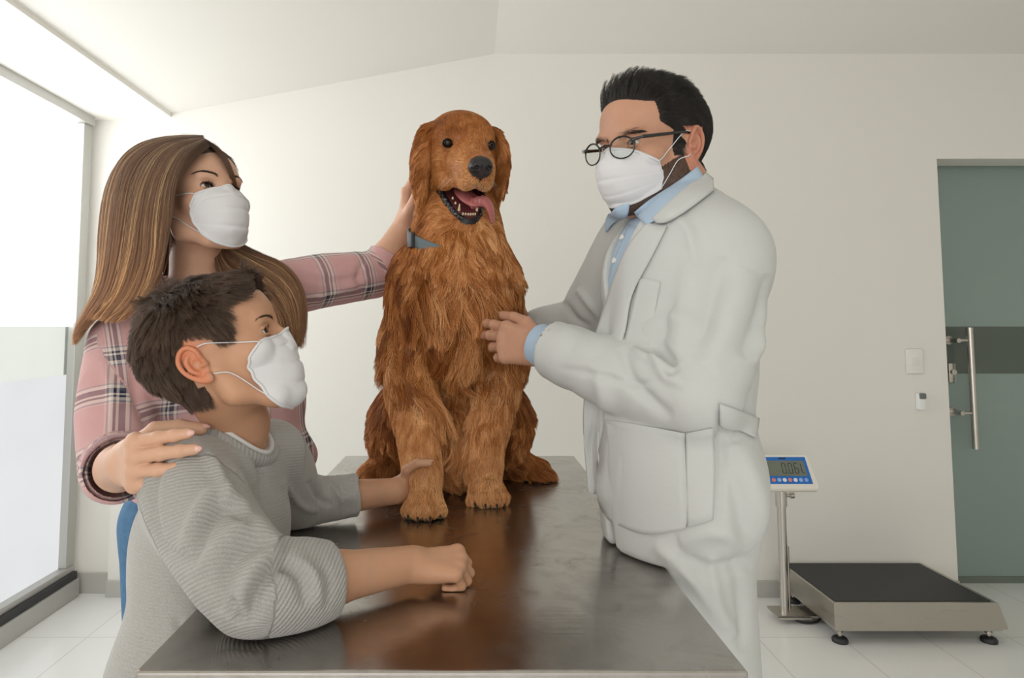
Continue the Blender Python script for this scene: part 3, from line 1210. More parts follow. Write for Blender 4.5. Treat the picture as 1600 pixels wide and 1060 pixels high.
# ------------------------------------------------------------------ the dog
def build_dog():
    rng = np.random.RandomState(11)
    ZC = 1.415
    B = Body()
    # trunk
    B.chain([P(708, 640, 1.74), P(706, 600, 1.68), P(712, 500, 1.55), P(714, 430, 1.50), P(716, 370, 1.505), P(714, 300, 1.52)],
            [.125, .125, .110, .106, .084, .078], .04, n=9)
    B.ell(P(706, 690, 1.62), (.10, .12, .09), .05)
    B.ell(P(714, 470, 1.47), (.092, .085, .14), .05)                    # breast
    B.ell(P(640, 470, 1.50), (.05, .075, .11), .05)                      # shoulders
    B.ell(P(777, 470, 1.53), (.044, .075, .11), .05)
    # haunches and thighs
    B.ell(P(628, 655, 1.66), (.070, .11, .105), .04, rot=(0, 12, 0))
    B.ell(P(783, 655, 1.68), (.068, .11, .105), .04, rot=(0, -10, 0))
    def fit(px, py, Y, dz=0.0):
        p = P(px, py, Y); return p
    # hind feet, turned out
    for pts in ([(612, 712, 1.66), (596, 728, 1.625), (580, 738, 1.60)], [(792, 712, 1.68), (812, 724, 1.67), (833, 731, 1.66)]):
        q = [P(*p) for p in pts]
        for i, z in enumerate((.055, .034, .026)):
            q[i][2] = TZ + z
        B.chain(q, [.045, .033, .026], .02)
    # tail lying behind on the table
    # front legs
    LF = [P(634, 520, 1.50), P(640, 590, 1.47), P(648, 650, 1.425), P(657, 715, 1.39), P(662, 765, 1.375)]
    B.chain(LF, [.055, .047, .037, .031, .032], .025, n=12)
    RF = [P(792, 520, 1.54), P(778, 590, 1.54), P(768, 650, 1.51), P(757, 705, 1.485), P(757, 745, 1.475)]
    B.chain(RF, [.055, .047, .037, .031, .031], .025, n=12)

    def paw(cx, cy, Y, yaw, s=1.0):
        c = P(cx, cy, Y); c[2] = TZ
        f = Frame(c, (math.sin(R(yaw)), -math.cos(R(yaw)), 0), (0, 0, 1), s)
        B.fr = f
        B.ell((0, -.005, .030), (.036, .042, .028), .012)
        for x, y, r in ((-.030, .018, .0150), (-.0115, .033, .0165), (.0115, .033, .0165), (.030, .018, .0150)):
            B.cone((x * .7, y - .028, .030), (x, y, r + .001), .015, r, .006)
        B.fr = ID
        return f
    pawL = paw(663, 797, 1.355, 3)
    pawR = paw(761, 771, 1.448, 8)
    pawHL = paw(580, 744, 1.605, -28, .9)
    pawHR = paw(836, 735, 1.665, 42, .9)
    # head
    hf = (math.sin(R(17)), -math.cos(R(17)), -0.385)
    H = Frame((0, 0, 0), hf, (-0.03, 0, 1), 1.0)
    H.o = P(732, 226, 1.395) - H.d((0, .066, .010))
    B.fr = H
    B.ell((0, -.002, .004), (.073, .086, .072), .03)
    B.ell((0, .038, .030), (.052, .040, .034), .03)
    for s in (-1, 1):
        B.ell((s * .030, .058, .027), (.021, .022, .017), .018)           # brow
        B.ell((s * .047, .014, -.040), (.030, .046, .040), .025)           # cheek
        B.ell((s * .027, .095, -.036), (.018, .040, .024), .02)
    B.chain([(0, .045, -.020), (0, .095, -.024), (0, .140, -.034)], [.044, .037, .030], .025, flat=((1, 0, 0), 1.0))
    B.ell((0, .138, -.030), (.031, .030, .024), .02)
    for s in (-1, 1):
        B.ell((s * .019, .128, -.054), (.0175, .036, .023), .012)          # flews
        B.chain([(s * .028, .105, -.058), (s * .042, .070, -.068), (s * .053, .034, -.074)], [.013, .0125, .012], .015)
    # lower jaw
    B.chain([(0, -.010, -.078), (0, .040, -.108), (0, .080, -.132), (0, .105, -.148)], [.042, .031, .0235, .0175], .012, flat=((1, 0, 0), 1.25))
    # the open mouth: a wedge that widens towards the front
    def wedge(X):
        q = ((X - H.o.astype(np.float32)) @ H.R.astype(np.float32))
        x, y, z = q[..., 0], q[..., 1], q[..., 2]
        top = z - (-.076 + .02 * np.clip(y - .05, 0, 1)+ .10 * np.abs(x) - .004)
        t = np.clip((y - .015) / .09, 0, 1.3)
        bot = (-.078 - .048 * t) - z
        side = np.abs(x) - (.054 - .031 * t)
        return np.maximum(np.maximum(top, bot), np.maximum(side, .012 - y))
    c_ = H.w((0, .08, -.09))
    B.fn(wedge, c_ - .10, c_ + .10, .006, 's')
    # eye sockets
    EY = [np.array((s * .0445, .066, .011)) for s in (-1, 1)]
    for s, e in zip((-1, 1), EY):
        B.ell(e + (0, .001, 0), (.0155, .0125, .0145), .006, 'u')
        B.ell(e + (s * .0012, .009, .0002), (.0112, .012, .0086), .003, 's')
    # nose pad and nostrils
    B.ell((0, .165, -.017), (.0225, .016, .0150), .008)
    for s in (-1, 1):
        B.ell((s * .0125, .171, -.022), (.0105, .0115, .0105), .004)
    B.ell((0, .168, -.030), (.009, .010, .014), .006)
    for s in (-1, 1):
        B.ell((s * .0120, .183, -.023), (.0052, .010, .0046), .002, 's')
        B.ell((s * .0200, .178, -.026), (.0050, .008, .0016), .002, 's')
    B.ell((0, .183, -.028), (.0012, .006, .012), .003, 's')
    # ears
    for s in (-1, 1):
        tip = (s * .086, .020, -.112 if s > 0 else -.095)
        B.chain([(s * .060, -.014, .030), (s * .080, .000, .012), (s * .090, .014, -.035), tip], [.016, .026, .034, .020], .012, n=9, flat=((1, .15, 0), .38))
    B.fr = ID
    def part(res, z0, z1, relax):
        v, q = B.mesh(res, lo=(-.4, 1.0, z0 - .03), hi=(.4, 2.0, z1 + .03), relax=relax)
        cz_ = v[q][:, :, 2].mean(1)
        return v, q[(cz_ > z0 - res * .6) & (cz_ < z1 + res * .6)]
    Vh, Qh = part(.0022, ZC, 1.9, 2)
    Vp, Qp = part(.0030, .85, 1.057, 2)
    Vb, Qb = part(.0060, 1.057, ZC, 3)
    # the blocks share their cut planes closely; keep one object
    V, Q = join([(Vh, Qh), (Vb, Qb), (Vp, Qp)])
    used = np.zeros(len(V), bool); used[Q.ravel()] = True
    remap = np.cumsum(used) - 1
    V, Q = V[used], remap[Q]
    V[:, 2] = np.maximum(V[:, 2], TZ + .0005)
    hl = H.l(V)
    # colours of the bare surface
    base = np.array((.17, .050, .010))
    C = np.tile(base, (len(V), 1))
    C[(V[:, 2] > 1.5)] = (.27, .088, .019)
    C[(V[:, 2] < 1.08) & (V[:, 1] < 1.53)] = (.36, .15, .05)
    def paint(mask, col):
        C[mask] = col
    face = (hl[:, 2] > -.2) & (V[:, 2] > 1.42)
    E_ = lambda c, r: ((hl - np.array(c)) / np.array(r))
    inside = lambda c, r: face & ((E_(c, r) ** 2).sum(1) < 1)
    tq = np.clip((hl[:, 1] - .015) / .09, 0, 1.3)
    mouth = face & (hl[:, 1] > .008) & (hl[:, 1] < .125) & (np.abs(hl[:, 0]) < .056 - .031 * tq) & (hl[:, 2] < -.062) & (hl[:, 2] > -.082 - .048 * tq)
    paint(mouth, (.10, .022, .024))
    # black lip line
    lipb = face & ~mouth & (hl[:, 1] > .004) & (hl[:, 1] < .125) & (np.abs(hl[:, 0]) < .064 - .034 * tq) & (hl[:, 2] < -.072) & (hl[:, 2] > -.090 - .050 * tq)
    paint(lipb, (.012, .011, .012))
    paint(inside((0, .170, -.022), (.0265, .022, .0235)), (.022, .020, .021))
    paint(inside((0, .176, -.036), (.006, .016, .018)), (.03, .02, .018))
    for s, e in zip((-1, 1), EY):
        paint(inside(e + (s * .001, .006, .0002), (.0140, .014, .0112)), (.014, .008, .006))
    pad = (V[:, 2] < TZ + .007)
    paint(pad, (.03, .025, .022))
    mat = vcol_mat('dog_hide', .45, .4, 0.0, bump=.25, bscale=500)
    dog = mesh_np('dog', V, Q, mat)
    set_col(dog, C)
    tag(dog, 'golden retriever with a red-gold coat sitting on the steel table, tongue out', 'dog')
    # eyes
    te = NT('dog_eye', (.012, .005, .003), .03, spec=.35)
    for s, e in zip((-1, 1), EY):
        blob('eye', H, e + (s * .0005, .0015, 0), (.0114, .0114, .0114), te.m, dog)
    # wet nose gloss
    # tongue: curls over the lip on one side
    tm = NT('tongue', (.50, .16, .155), .3, spec=.5, sss=.2)
    tm.bump(tm.noise(420, 3, .6), .3, .0008)
    T = Body(); T.fr = H
    T.chain([(0, .020, -.088), (-.003, .065, -.098), (-.012, .096, -.109)], [.016, .019, .016], .01, n=7, flat=((0, .2, 1), .42))
    T.chain([(-.012, .096, -.109), (-.034, .100, -.104), (-.048, .101, -.118), (-.056, .102, -.144)], [.014, .011, .0115, .0085], .006, n=9, flat=((.75, -.65, 0), .42))
    v, q = T.mesh(.0011)
    to = mesh_np('tongue', v, q, tm.m, dog)
    # teeth
    tt = NT('tooth_enamel', (.66, .55, .38), .25).m
    T = Body(); T.fr = H
    for s in (-1, 1):
        T.cone((s * .0190, .096, -.132), (s * .0200, .102, -.111), .0042, .0014, .001)
    for x in (-.013, -.0078, -.0026, .0026, .0078, .013):
        T.cone((x, .110 - abs(x) * .3, -.135), (x * 1.02, .114 - abs(x) * .3, -.129), .0026, .0022, .0008)
    for i in range(2):
        for s in (-1, 1):
            T.cone((s * (.0235 + .003 * i), .080 - .014 * i, -.118 + .008 * i), (s * (.0235 + .003 * i), .081 - .014 * i, -.111 + .008 * i), .0040, .0018, .001)
    v, q = T.mesh(.0009)
    mesh_np('teeth', v, q, tt, dog)
    # lip folds, black and ragged along the lower jaw
    T = Body(); T.fr = H
    for s in (-1, 1):
        T.chain([(s * .057, .020, -.076), (s * .047, .048, -.098), (s * .0345, .078, -.121), (s * .0185, .106, -.137), (0, .1135, -.141)], [.005, .0062, .0062, .0048, .0044], .004, n=14)
    v, q = T.mesh(.0012)
    v = v + vnoise(v, 260)[:, None] * .0012
    mesh_np('lip', v, q, NT('black_lip', (.014, .012, .013), .22, spec=.6).m, dog)
    # claws
    ck = NT('claw', (.02, .017, .015), .35).m
    for f in (pawL, pawR, pawHL, pawHR):
        for x, y in ((-.031, .033), (-.012, .050), (.012, .050), (.031, .033)):
            T = Body(); T.fr = f
            T.cone((x, y - .006, .012), (x, y + .007, .004), .0034, .0015, .001)
            v, q = T.mesh(.0012)
            mesh_np('claw', v, q, ck, dog)

    # ---------------- collar
    cc = P(700, 385, 1.44)
    def ring(u, h):
        a = 2 * math.pi * u
        c = P(712, 388, 1.485)
        return np.array([c[0] + .092 * math.sin(a), c[1] - .088 * math.cos(a), c[2] + h - .028 * math.cos(a) - .030 * math.sin(a)])
    n = 96
    top = np.array([[ring(j / n, h) + np.array([math.sin(2 * math.pi * j / n), -math.cos(2 * math.pi * j / n), 0]) * .016 for j in range(n)] for h in (-.013, -.004, .004, .013)])
    bot = np.array([[ring(j / n, h) + np.array([math.sin(2 * math.pi * j / n), -math.cos(2 * math.pi * j / n), 0]) * .012 for j in range(n)] for h in (-.013, -.004, .004, .013)])
    col_m = NT('grey_webbing', (.13, .17, .19), .7); col_m.bump(col_m.noise(600, 2, .5), .5, .001)
    co = sheet_mesh('collar', top, bot, col_m.m, dog, closed_u=True)
    m = MB()
    ccp = ring(-.16, 0); nn = nrm([math.sin(-1.0), -math.cos(-1.0), 0]); ccp = ccp + nn * .018
    f = Frame(ccp, nn, (0, 0, 1))
    m.box((-.010, -.004, -.016), (.010, .006, .016), .003)
    bmesh.ops.transform(m.bm, matrix=f.mat(), verts=m.bm.verts)
    m.build('buckle', m_black, co, True)

    # ---------------- fur
    # anchors: position, flow direction, length, lift, tint (0 dark red .. 1 pale gold)
    A = []
    def aw(px, py, Y, d, L, lift, tint, cl=.6):
        A.append((P(px, py, Y), nrm((d[0], d[1], d[2])), L, lift, tint, cl))
    def ah(c, d, L, lift, tint, cl=.2, both=True):
        for s in ((-1, 1) if both else (1,)):
            A.append((H.w((s * c[0], c[1], c[2])), nrm(H.d((s * d[0], d[1], d[2]))), L, lift, tint, cl))
    ah((0, .150, -.004), (0, -1, .25), .0035, .25, .55, both=False)
    ah((0, .115, .004), (0, -1, .4), .005, .2, .45, both=False)
    ah((0, .085, .018), (0, -.6, .9), .007, .2, .35, both=False)
    ah((0, .060, .050), (0, -.5, 1), .009, .2, .30, both=False)
    ah((0, .010, .076), (0, -1, .1), .011, .2, .25, both=False)
    ah((0, -.05, .060), (0, -1, -.5), .014, .25, .25, both=False)
    ah((.040, .060, .036), (.3, -.3, 1), .007, .2, .35)
    ah((.050, .01, .055), (.8, -.5, .3), .010, .2, .28)
    ah((.030, .140, -.030), (.4, -1, -.2), .004, .25, .75)
    ah((.026, .130, -.055), (.2, -.9, -.5), .006, .3, .85)
    ah((.040, .095, -.025), (.4, -1, -.15), .007, .2, .6)
    ah((.048, .070, -.012), (.5, -1, -.25), .007, .2, .5)
    ah((.060, .040, .000), (.5, -1, -.3), .009, .2, .35)
    ah((.062, .045, -.040), (.3, -1, -.6), .011, .25, .4)
    ah((.062, .020, -.085), (.1, -.7, -1), .016, .2, .35)
    ah((.030, .080, -.135), (.1, -1, -.3), .006, .2, .6)
    ah((.000, .115, -.160), (0, -1, -.7), .010, .25, .85, both=False)
    ah((.000, .080, -.160), (0, -.25, -1), .030, .7, .6, both=False)
    ah((.000, .030, -.145), (0, .2, -1), .036, .7, .45, both=False)
    aw(737, 362, 1.41, (.05, -.3, -1), .045, .7, .5, .6)
    # ears
    ah((.075, .005, .035), (.4, .1, -1), .022, .25, .2, .5)
    ah((.095, .020, -.010), (.12, .15, -1), .030, .22, .28, .6)
    ah((.098, .020, -.060), (.05, .1, -1), .040, .2, .38, .7)
    ah((.096, .010, -.105), (-.1, .05, -1), .040, .2, .5, .7)
    # neck, ruff
    aw(650, 350, 1.46, (-.25, -.1, -1), .05, .25, .2, .6)
    aw(660, 390, 1.40, (.25, -.2, -1), .060, .25, .45, .7)
    aw(720, 375, 1.38, (.05, -.2, -1), .065, .3, .55, .7)
    aw(780, 380, 1.42, (.1, -.1, -1), .060, .25, .4, .7)
    aw(812, 420, 1.50, (.25, 0, -1), .050, .3, .2, .6)
    aw(618, 420, 1.48, (-.15, -.1, -1), .035, .2, .15, .5)
    aw(628, 470, 1.44, (-.05, 0, -1), .045, .2, .3, .6)
    aw(690, 450, 1.37, (.2, -.1, -1), .095, .32, .5, .75)
    aw(740, 450, 1.37, (.3, -.1, -1), .10, .32, .55, .75)
    aw(790, 470, 1.42, (.25, -.1, -1), .070, .25, .35, .7)
    aw(680, 530, 1.37, (.2, 0, -1), .085, .22, .45, .75)
    aw(740, 540, 1.38, (.15, 0, -1), .090, .22, .5, .75)
    aw(790, 550, 1.46, (.1, 0, -1), .070, .22, .4, .7)
    aw(605, 520, 1.50, (-.12, .1, -1), .045, .22, .2, .6)
    aw(606, 570, 1.52, (-.1, .1, -1), .05, .22, .3, .6)
    aw(690, 610, 1.42, (.1, -.1, -1), .11, .3, .6, .75)
    aw(730, 620, 1.44, (.03, -.1, -1), .11, .3, .55, .75)
    aw(700, 680, 1.50, (0, -.1, -1), .09, .22, .6, .7)
    aw(735, 690, 1.50, (0, -.1, -1), .08, .22, .5, .7)
    # legs
    aw(640, 600, 1.42, (.12, 0, -1), .028, .18, .55, .4)
    aw(648, 660, 1.39, (.06, 0, -1), .016, .15, .75, .3)
    aw(656, 720, 1.36, (.03, 0, -1), .011, .15, .8, .2)
    aw(664, 775, 1.34, (0, -.4, -1), .010, .2, .85, .2)
    aw(664, 797, 1.32, (0, -.7, -.7), .009, .2, .95, .2)
    aw(785, 600, 1.50, (0, 0, -1), .028, .18, .5, .4)
    aw(766, 660, 1.48, (0, 0, -1), .016, .15, .65, .3)
    aw(758, 720, 1.46, (0, 0, -1), .011, .15, .7, .2)
    aw(760, 765, 1.44, (0, -.5, -1), .010, .2, .85, .2)
    # haunch
    aw(580, 620, 1.62, (-.35, .1, -1), .05, .3, .25, .6)
    aw(575, 670, 1.60, (-.55, 0, -1), .05, .35, .35, .6)
    aw(610, 660, 1.56, (-.05, -.1, -1), .045, .2, .25, .6)
    aw(620, 710, 1.54, (.1, -.1, -1), .045, .2, .35, .6)
    aw(580, 728, 1.60, (-.2, -.5, -.5), .013, .25, .6, .3)
    aw(810, 610, 1.62, (.35, .1, -1), .055, .35, .2, .6)
    aw(806, 670, 1.58, (.2, 0, -1), .045, .25, .25, .6)
    aw(795, 715, 1.56, (.1, 0, -1), .045, .2, .35, .6)
    aw(832, 725, 1.64, (.6, -.2, -.3), .02, .3, .35, .4)
    # back of the body
    for px, py, Y, tn in ((640, 400, 1.62, .15), (790, 400, 1.62, .15), (715, 420, 1.68, .12), (715, 560, 1.82, .15), (600, 600, 1.78, .2), (810, 600, 1.78, .2), (700, 700, 1.88, .25)):
        aw(px, py, Y, (0, .35, -1), .035, .2, tn, .5)
    N_ = vnormals(V, Q)
    cen = V[Q].mean(1)
    hc = H.l(cen)
    w = np.ones(len(Q))
    w[(cen[:, 2] < TZ + .006)] = 0
    facec = cen[:, 2] > 1.4
    Cq = C[Q[:, 0]]
    w[(Cq.max(1) < .05) | (np.abs(Cq - np.array((.10, .022, .024))).sum(1) < .02)] = 0   # skin that stays bare
    isface = facec & (hc[:, 2] > -.25) & (hc[:, 1] > -.05) & (np.abs(hc[:, 0]) < .12)
    w[isface] *= 7.0
    w[cen[:, 2] < 1.10] *= 3.2
    w[cen[:, 1] > 1.72] *= .35
    NS = 300000
    S, p, L, lk, tn = grow_fur(V, Q, A, NS, rng, w)
    dark, mid, pale = np.array((.20, .050, .007)), np.array((.57, .215, .050)), np.array((.92, .56, .26))
    cc_ = np.where(tn < .5, dark + (mid - dark) * tn * 2, mid + (pale - mid) * (tn - .5) * 2)
    # muzzle greying close to the lips
    hl2 = H.l(p)
    g = np.clip(1 - np.linalg.norm((hl2 - np.array((0, .14, -.06))) / np.array((.035, .05, .03)), axis=1), 0, 1)[:, None] * (p[:, 2:3] > 1.4)
    cc_ = cc_ * (1 - g * .6) + np.array((.62, .45, .30)) * g * .6
    S[:, :, 2] = np.maximum(S[:, :, 2], TZ + .001)
    rad = (.00017 + .00022 * lk[:, 0]) * (0.8 + .5 * rng.rand(NS))
    hair_object('fur', S, rad, m_hair('dog_fur', .38, tip=(1.18, 1.25, 1.35)), dog, cc_, taper=.3)
    # whiskers
    W = []
    for s in (-1, 1):
        for k in range(7):
            a = H.w((s * (.024 + .003 * (k % 3)), .125 - .006 * k, -.045 - .004 * (k % 3)))
            e = a + H.d((s * (.030 + .01 * rng.rand()), -.008 - .01 * k * .3, -.018 - .016 * rng.rand()))
            m_ = (a + e) / 2 + H.d((0, 0, .006))
            W.append(catmull([a, m_, e], 6))
    hair_object('whiskers', np.array(W), .00028, m_hair('whisker', .4), dog, np.tile((.75, .68, .6), (len(W), 1)))
    return dog, H


DOG, DOG_H = build_dog()

# ------------------------------------------------------------------ people: shared pieces
def head_sdf(B, H, ear_out=(1, 1), nose=1.0, jaw=1.0, brow=1.0, cheek=0.0, back=0.0, front=0.0):
    """adult head around frame H (origin at eye level, between the ears)"""
    B.fr = H
    B.ell((0, -.006 - front, .030), (.0765, .098, .088), .02)
    if back:
        B.ell((0, -.022 - back, .026), (.074, .096, .080), .03)
    B.ell((0, .040 - front, .038), (.060 - front, .050, .058), .03)
    B.ell((0, .030, -.045), (.057, .058, .058), .03)
    for s in (-1, 1):
        B.ell((s * .026, .0800, .0200), (.024, .0125 * brow, .0095), .014)
        B.ell((s * .047, .056, -.025), (.021 + cheek, .026, .020 + cheek), .02)
        B.chain([(s * .062, -.004, -.035), (s * .056, .010, -.074), (s * .030 * jaw, .058, -.100), (0, .074, -.106)], [.014, .015 * jaw, .016, .017], .022)
    B.ell((0, .066, -.050), (.040, .034, .036), .02)
    B.ell((0, .080, -.103), (.020, .016, .015), .015)
    for s in (-1, 1):
        B.ell((s * .0315, .0880, -.001), (.0145, .012, .0115), .009, 's')
    # nose
    B.chain([(0, .084, .010), (0, .098, -.014), (0, .1085 * nose, -.034)], [.0085, .0085, .0105], .010)
    for s in (-1, 1):
        B.ell((s * .0125, .0980, -.0385), (.0075, .010, .0075), .006)
        B.ell((s * .0075, .1040, -.0465), (.0035, .006, .0035), .002, 's')
    # mouth
    B.ell((0, .0945, -.0655), (.024, .0095, .0055), .006)
    B.ell((0, .0925, -.0745), (.021, .0095, .0060), .006)
    B.ell((0, .1050, -.0697), (.022, .008, .0010), .002, 's')
    # lids over the eyeballs
    for s in (-1, 1):
        c = np.array((s * .0315, .0720, .000))
        B.ell(c, (.0142, .0135, .0135), .005)
        B.ell(c + (0, .0115, -.0005), (.0125, .0115, .0047), .0018, 's')
        B.ell(c + (0, .006, .0), (.0122, .011, .0085), .001, 's')
        B.cone(c + (-.0115, .0102, .0042), c + (.0, .0138, .0068), .0016, .0019, .003)
        B.cone(c + (.0, .0138, .0068), c + (.0115, .0102, .0042), .0019, .0016, .003)
        B.cone(c + (-.0105, .0098, -.0048), c + (.0, .0130, -.0060), .0012, .0014, .003)
        B.cone(c + (.0, .0130, -.0060), c + (.0105, .0098, -.0048), .0014, .0012, .003)
    # ears
    for s, eo in zip((-1, 1), ear_out):
        if not eo:
            continue
        E = Frame(H.w((s * .0735, -.018, -.012)), H.d((s * .26, .94, .22)), H.d((0, -.22, 1)), H.sc)
        B.fr = E
        o = s                                                            # outward is local +x*s
        B.ell((o * .004, -.006, .0), (.0045, .0175, .029), .006)
        hel = [(o * .006, .008, .004), (o * .010, .010, .018), (o * .0115, .001, .030), (o * .013, -.013, .029), (o * .0145, -.023, .016), (o * .0135, -.023, -.002), (o * .0105, -.015, -.018), (o * .0075, -.004, -.028)]
        B.chain(hel, [.0026, .0028, .0030, .0032, .0033, .0030, .0034, .0055], .003, n=22)
        B.ell((o * .0075, .002, -.027), (.0042, .0075, .0085), .004)      # lobe
        B.chain([(o * .0085, -.004, .020), (o * .0115, -.0125, .012), (o * .012, -.0130, -.002), (o * .009, -.006, -.014)], [.0020, .0026, .0026, .0022], .004, n=10)
        B.ell((o * .0095, -.001, -.001), (.0055, .0085, .0105), .002, 's')
        B.cone((o * .0055, .009, -.006), (o * .010, .0045, -.006), .0042, .0030, .003)
    B.fr = ID


def eyes(H, parent, iris=(.09, .045, .02), look=(0, 1, 0)):
    t = NT('eyeball', (.72, .69, .66), .05, spec=.35)
    tc = t.n('ShaderNodeAttribute', attribute_name='iris')
    f = tc.outputs['Fac']
    c = t.ramp(f, [(0.0, (.005, .004, .004)), (.19, (.005, .004, .004)), (.22, iris), (.47, tuple(x * .7 for x in iris)), (.52, (.02, .012, .01)), (.57, (.66, .62, .58)), (1.0, (.62, .52, .48))])
    t.base(c)
    for s in (-1, 1):
        cc = np.array((s * .0315, .0725, .0))
        o = blob('eye', H, cc, (.0118, .0118, .0118), t.m, parent, 40)
        v = np.array([x.co[:] for x in o.data.vertices])
        d = (H.l(v) - cc)
        d /= np.linalg.norm(d, axis=1)[:, None]
        ang = np.arccos(np.clip(d @ nrm(look), -1, 1))
        a = o.data.attributes.new('iris', 'FLOAT', 'POINT')
        a.data.foreach_set('value', np.clip(ang / 1.0, 0, 1).astype(np.float32))


def hand_sdf(B, F, side=1, curls=None, spread=None, thumb=None, sc=1.0, lens=(.072, .080, .074, .058), nails=None, pal=1.0):
    """F: frame at the wrist, +y to the fingers, +z back of the hand, thumb towards side*x.
    curls: per finger three joint angles (degrees, towards the palm)"""
    curls = curls or [(20, 25, 15)] * 4
    spread = spread or (6, 1, -4, -9)
    f = Frame(F.o, F.R[:, 1], F.R[:, 2], F.sc * sc)
    B.fr = f
    bx = (.0285, .0095, -.0095, -.0270)
    by = (.090, .093, .088, .080)
    B.cone((0, -.012, 0), (0, .012, -.001), .021, .023, .012, flat=((1, 0, 0), 1.22))
    for i in range(4):
        B.cone((side * bx[i] * .55, .010, -.001), (side * bx[i], by[i] - .004, 0), .0145, .0125, .014)
    B.ell((side * .017, .034, -.011), (.017, .028, .014), .012)
    B.ell((-side * .018, .040, -.009), (.013, .030, .012), .012)
    R0 = (.0100, .0100, .0095, .0085)
    tips = []
    for i in range(4):
        p = np.array((side * bx[i], by[i], .0))
        a = R(spread[i])
        d0 = np.array((side * math.sin(a), math.cos(a), 0.0))
        up = np.array((0, 0, 1.0))
        th = 0
        r = R0[i]
        L = lens[i]
        B.ell(p + (0, -.002, .002), (r * 1.12, r * 1.2, r * 1.08), .008)
        for j, fr_ in enumerate((.45, .31, .24)):
            th += R(curls[i][j])
            d = d0 * math.cos(th) - up * math.sin(th)
            q = p + d * L * fr_
            r2 = r * (.92 if j < 2 else .86)
            B.cone(p, q, r, r2, .0035 if j == 0 else .0025)
            if j < 2:
                B.ell(q, (r2 * 1.05, r2 * 1.05, r2 * 1.05), .003)
            pn, p, r = p, q, r2
        tips.append((p, d, d0 * math.sin(th) + up * math.cos(th), r))
    if thumb is not None and thumb[0] == 'w':
        thumb = [f.R.T @ nrm(v) * np.array((side, 1, 1)) for v in thumb[1:]]
    tb_ = thumb or [(.62, .62, -.35), (.35, .85, -.35), (.15, .95, -.25)]
    p = np.array((side * .020, .018, -.006))
    r = .0135
    for j, (v, L) in enumerate(zip(tb_, (.044, .034, .028))):
        d = nrm((side * v[0], v[1], v[2]))
        q = p + d * L
        r2 = (.0118, .0105, .0092)[j]
        B.cone(p, q, r, r2, .010 if j == 0 else .003)
        p, r = q, r2
    nu = nrm(np.cross(d, (0, 0, 1))) 
    upv = nrm(np.array((side * .75, -.1, .55)) - d * np.dot((side * .75, -.1, .55), d))
    tips.append((p, d, upv, r))
    B.fr = ID
    out = []
    for p, d, u, r in tips:
        out.append((f, p, d, u, r))
    return out


def fingernails(tips, parent, col=(.62, .36, .31), gloss=.25, longer=1.0):
    m = NT('fingernail', col, gloss, spec=.5).m
    for f, p, d, u, r in tips:
        d, u = nrm(d), nrm(u)
        c = p + d * r * .28 + u * r * .55
        fr = Frame(f.w(c), f.d(d), f.d(u), f.sc)
        blob('fingernail', fr, (0, 0, 0), (r * .66, r * .92 * longer, r * .42), m, parent, 18)


def blocks(B, boxes, relax=2):
    """mesh one body in boxes of different fineness"""
    b0, b1 = B.bounds()
    out, done = [], []
    for lo, hi, res in boxes:
        lo, hi = np.asarray(lo, float), np.asarray(hi, float)
        v, q = B.mesh(res, lo=lo, hi=hi, relax=relax)
        c = v[q].mean(1)
        keep = np.ones(len(q), bool)
        for l2, h2 in done:                      # the finer box already covers this piece
            keep &= ~((c > l2 + res * 1.2) & (c < h2 - res * 1.2)).all(1)
        for k in range(3):                       # no lids where the box cuts through the body
            if lo[k] > b0[k]: keep &= c[:, k] > lo[k] + res * 1.6
            if hi[k] < b1[k]: keep &= c[:, k] < hi[k] - res * 1.6
        q = q[keep]
        used = np.zeros(len(v), bool); used[q.ravel()] = True
        out.append((v[used], (np.cumsum(used) - 1)[q]))
        done.append((lo, hi))
    return join(out)


def around(c, h):
    c = np.asarray(c, float)
    h = np.asarray(h if np.ndim(h) else (h, h, h), float)
    return c - h, c + h


def brow_hair(H, bvh, n, rng, x0, w, z0, arch, thick, length, lashes=0):
    out = []
    for s in (-1, 1):
        for k in range(n):
            u = rng.rand()
            q = H.w((s * (x0 + u * w), .0945 - u * u * .018, z0 + arch * math.sin(u * 2.3) + rng.randn() * thick * (1.25 - u)))
            loc, nr, i_, d_ = bvh.find_nearest(Vector(q))
            q, nn = np.array(loc), np.array(nr) * .0009
            d = H.d((s * .9, -.25 - .4 * u, .5 - u * .85)) * length * (.7 + .5 * rng.rand())
            out.append(catmull([q, q + d * .5 + nn, q + d + nn * .8], 5))
        for k in range(lashes):
            u = rng.rand() * 2 - 1
            c = np.array((s * .0315 + u * .0115, .0720 + .0138 - .0036 * u * u, .0045 - .0020 * u * u))
            d = np.array((u * .3 + s * .2, .8, .5))
            out.append(catmull([H.w(c), H.w(c + d * .003), H.w(c + d * .0052 + (0, 0, .0015))], 5))
    return np.array(out)


def push_out(W_, bvh, gap):
    sh = W_.shape
    P_ = W_.reshape(-1, 3).copy()
    for i in range(len(P_)):
        loc, nr, k, d = bvh.find_nearest(Vector(P_[i]))
        if loc is None:
            continue
        s = (Vector(P_[i]) - loc).dot(nr)
        if s < gap:
            P_[i] = np.array(loc + nr * gap)
    return P_.reshape(sh)


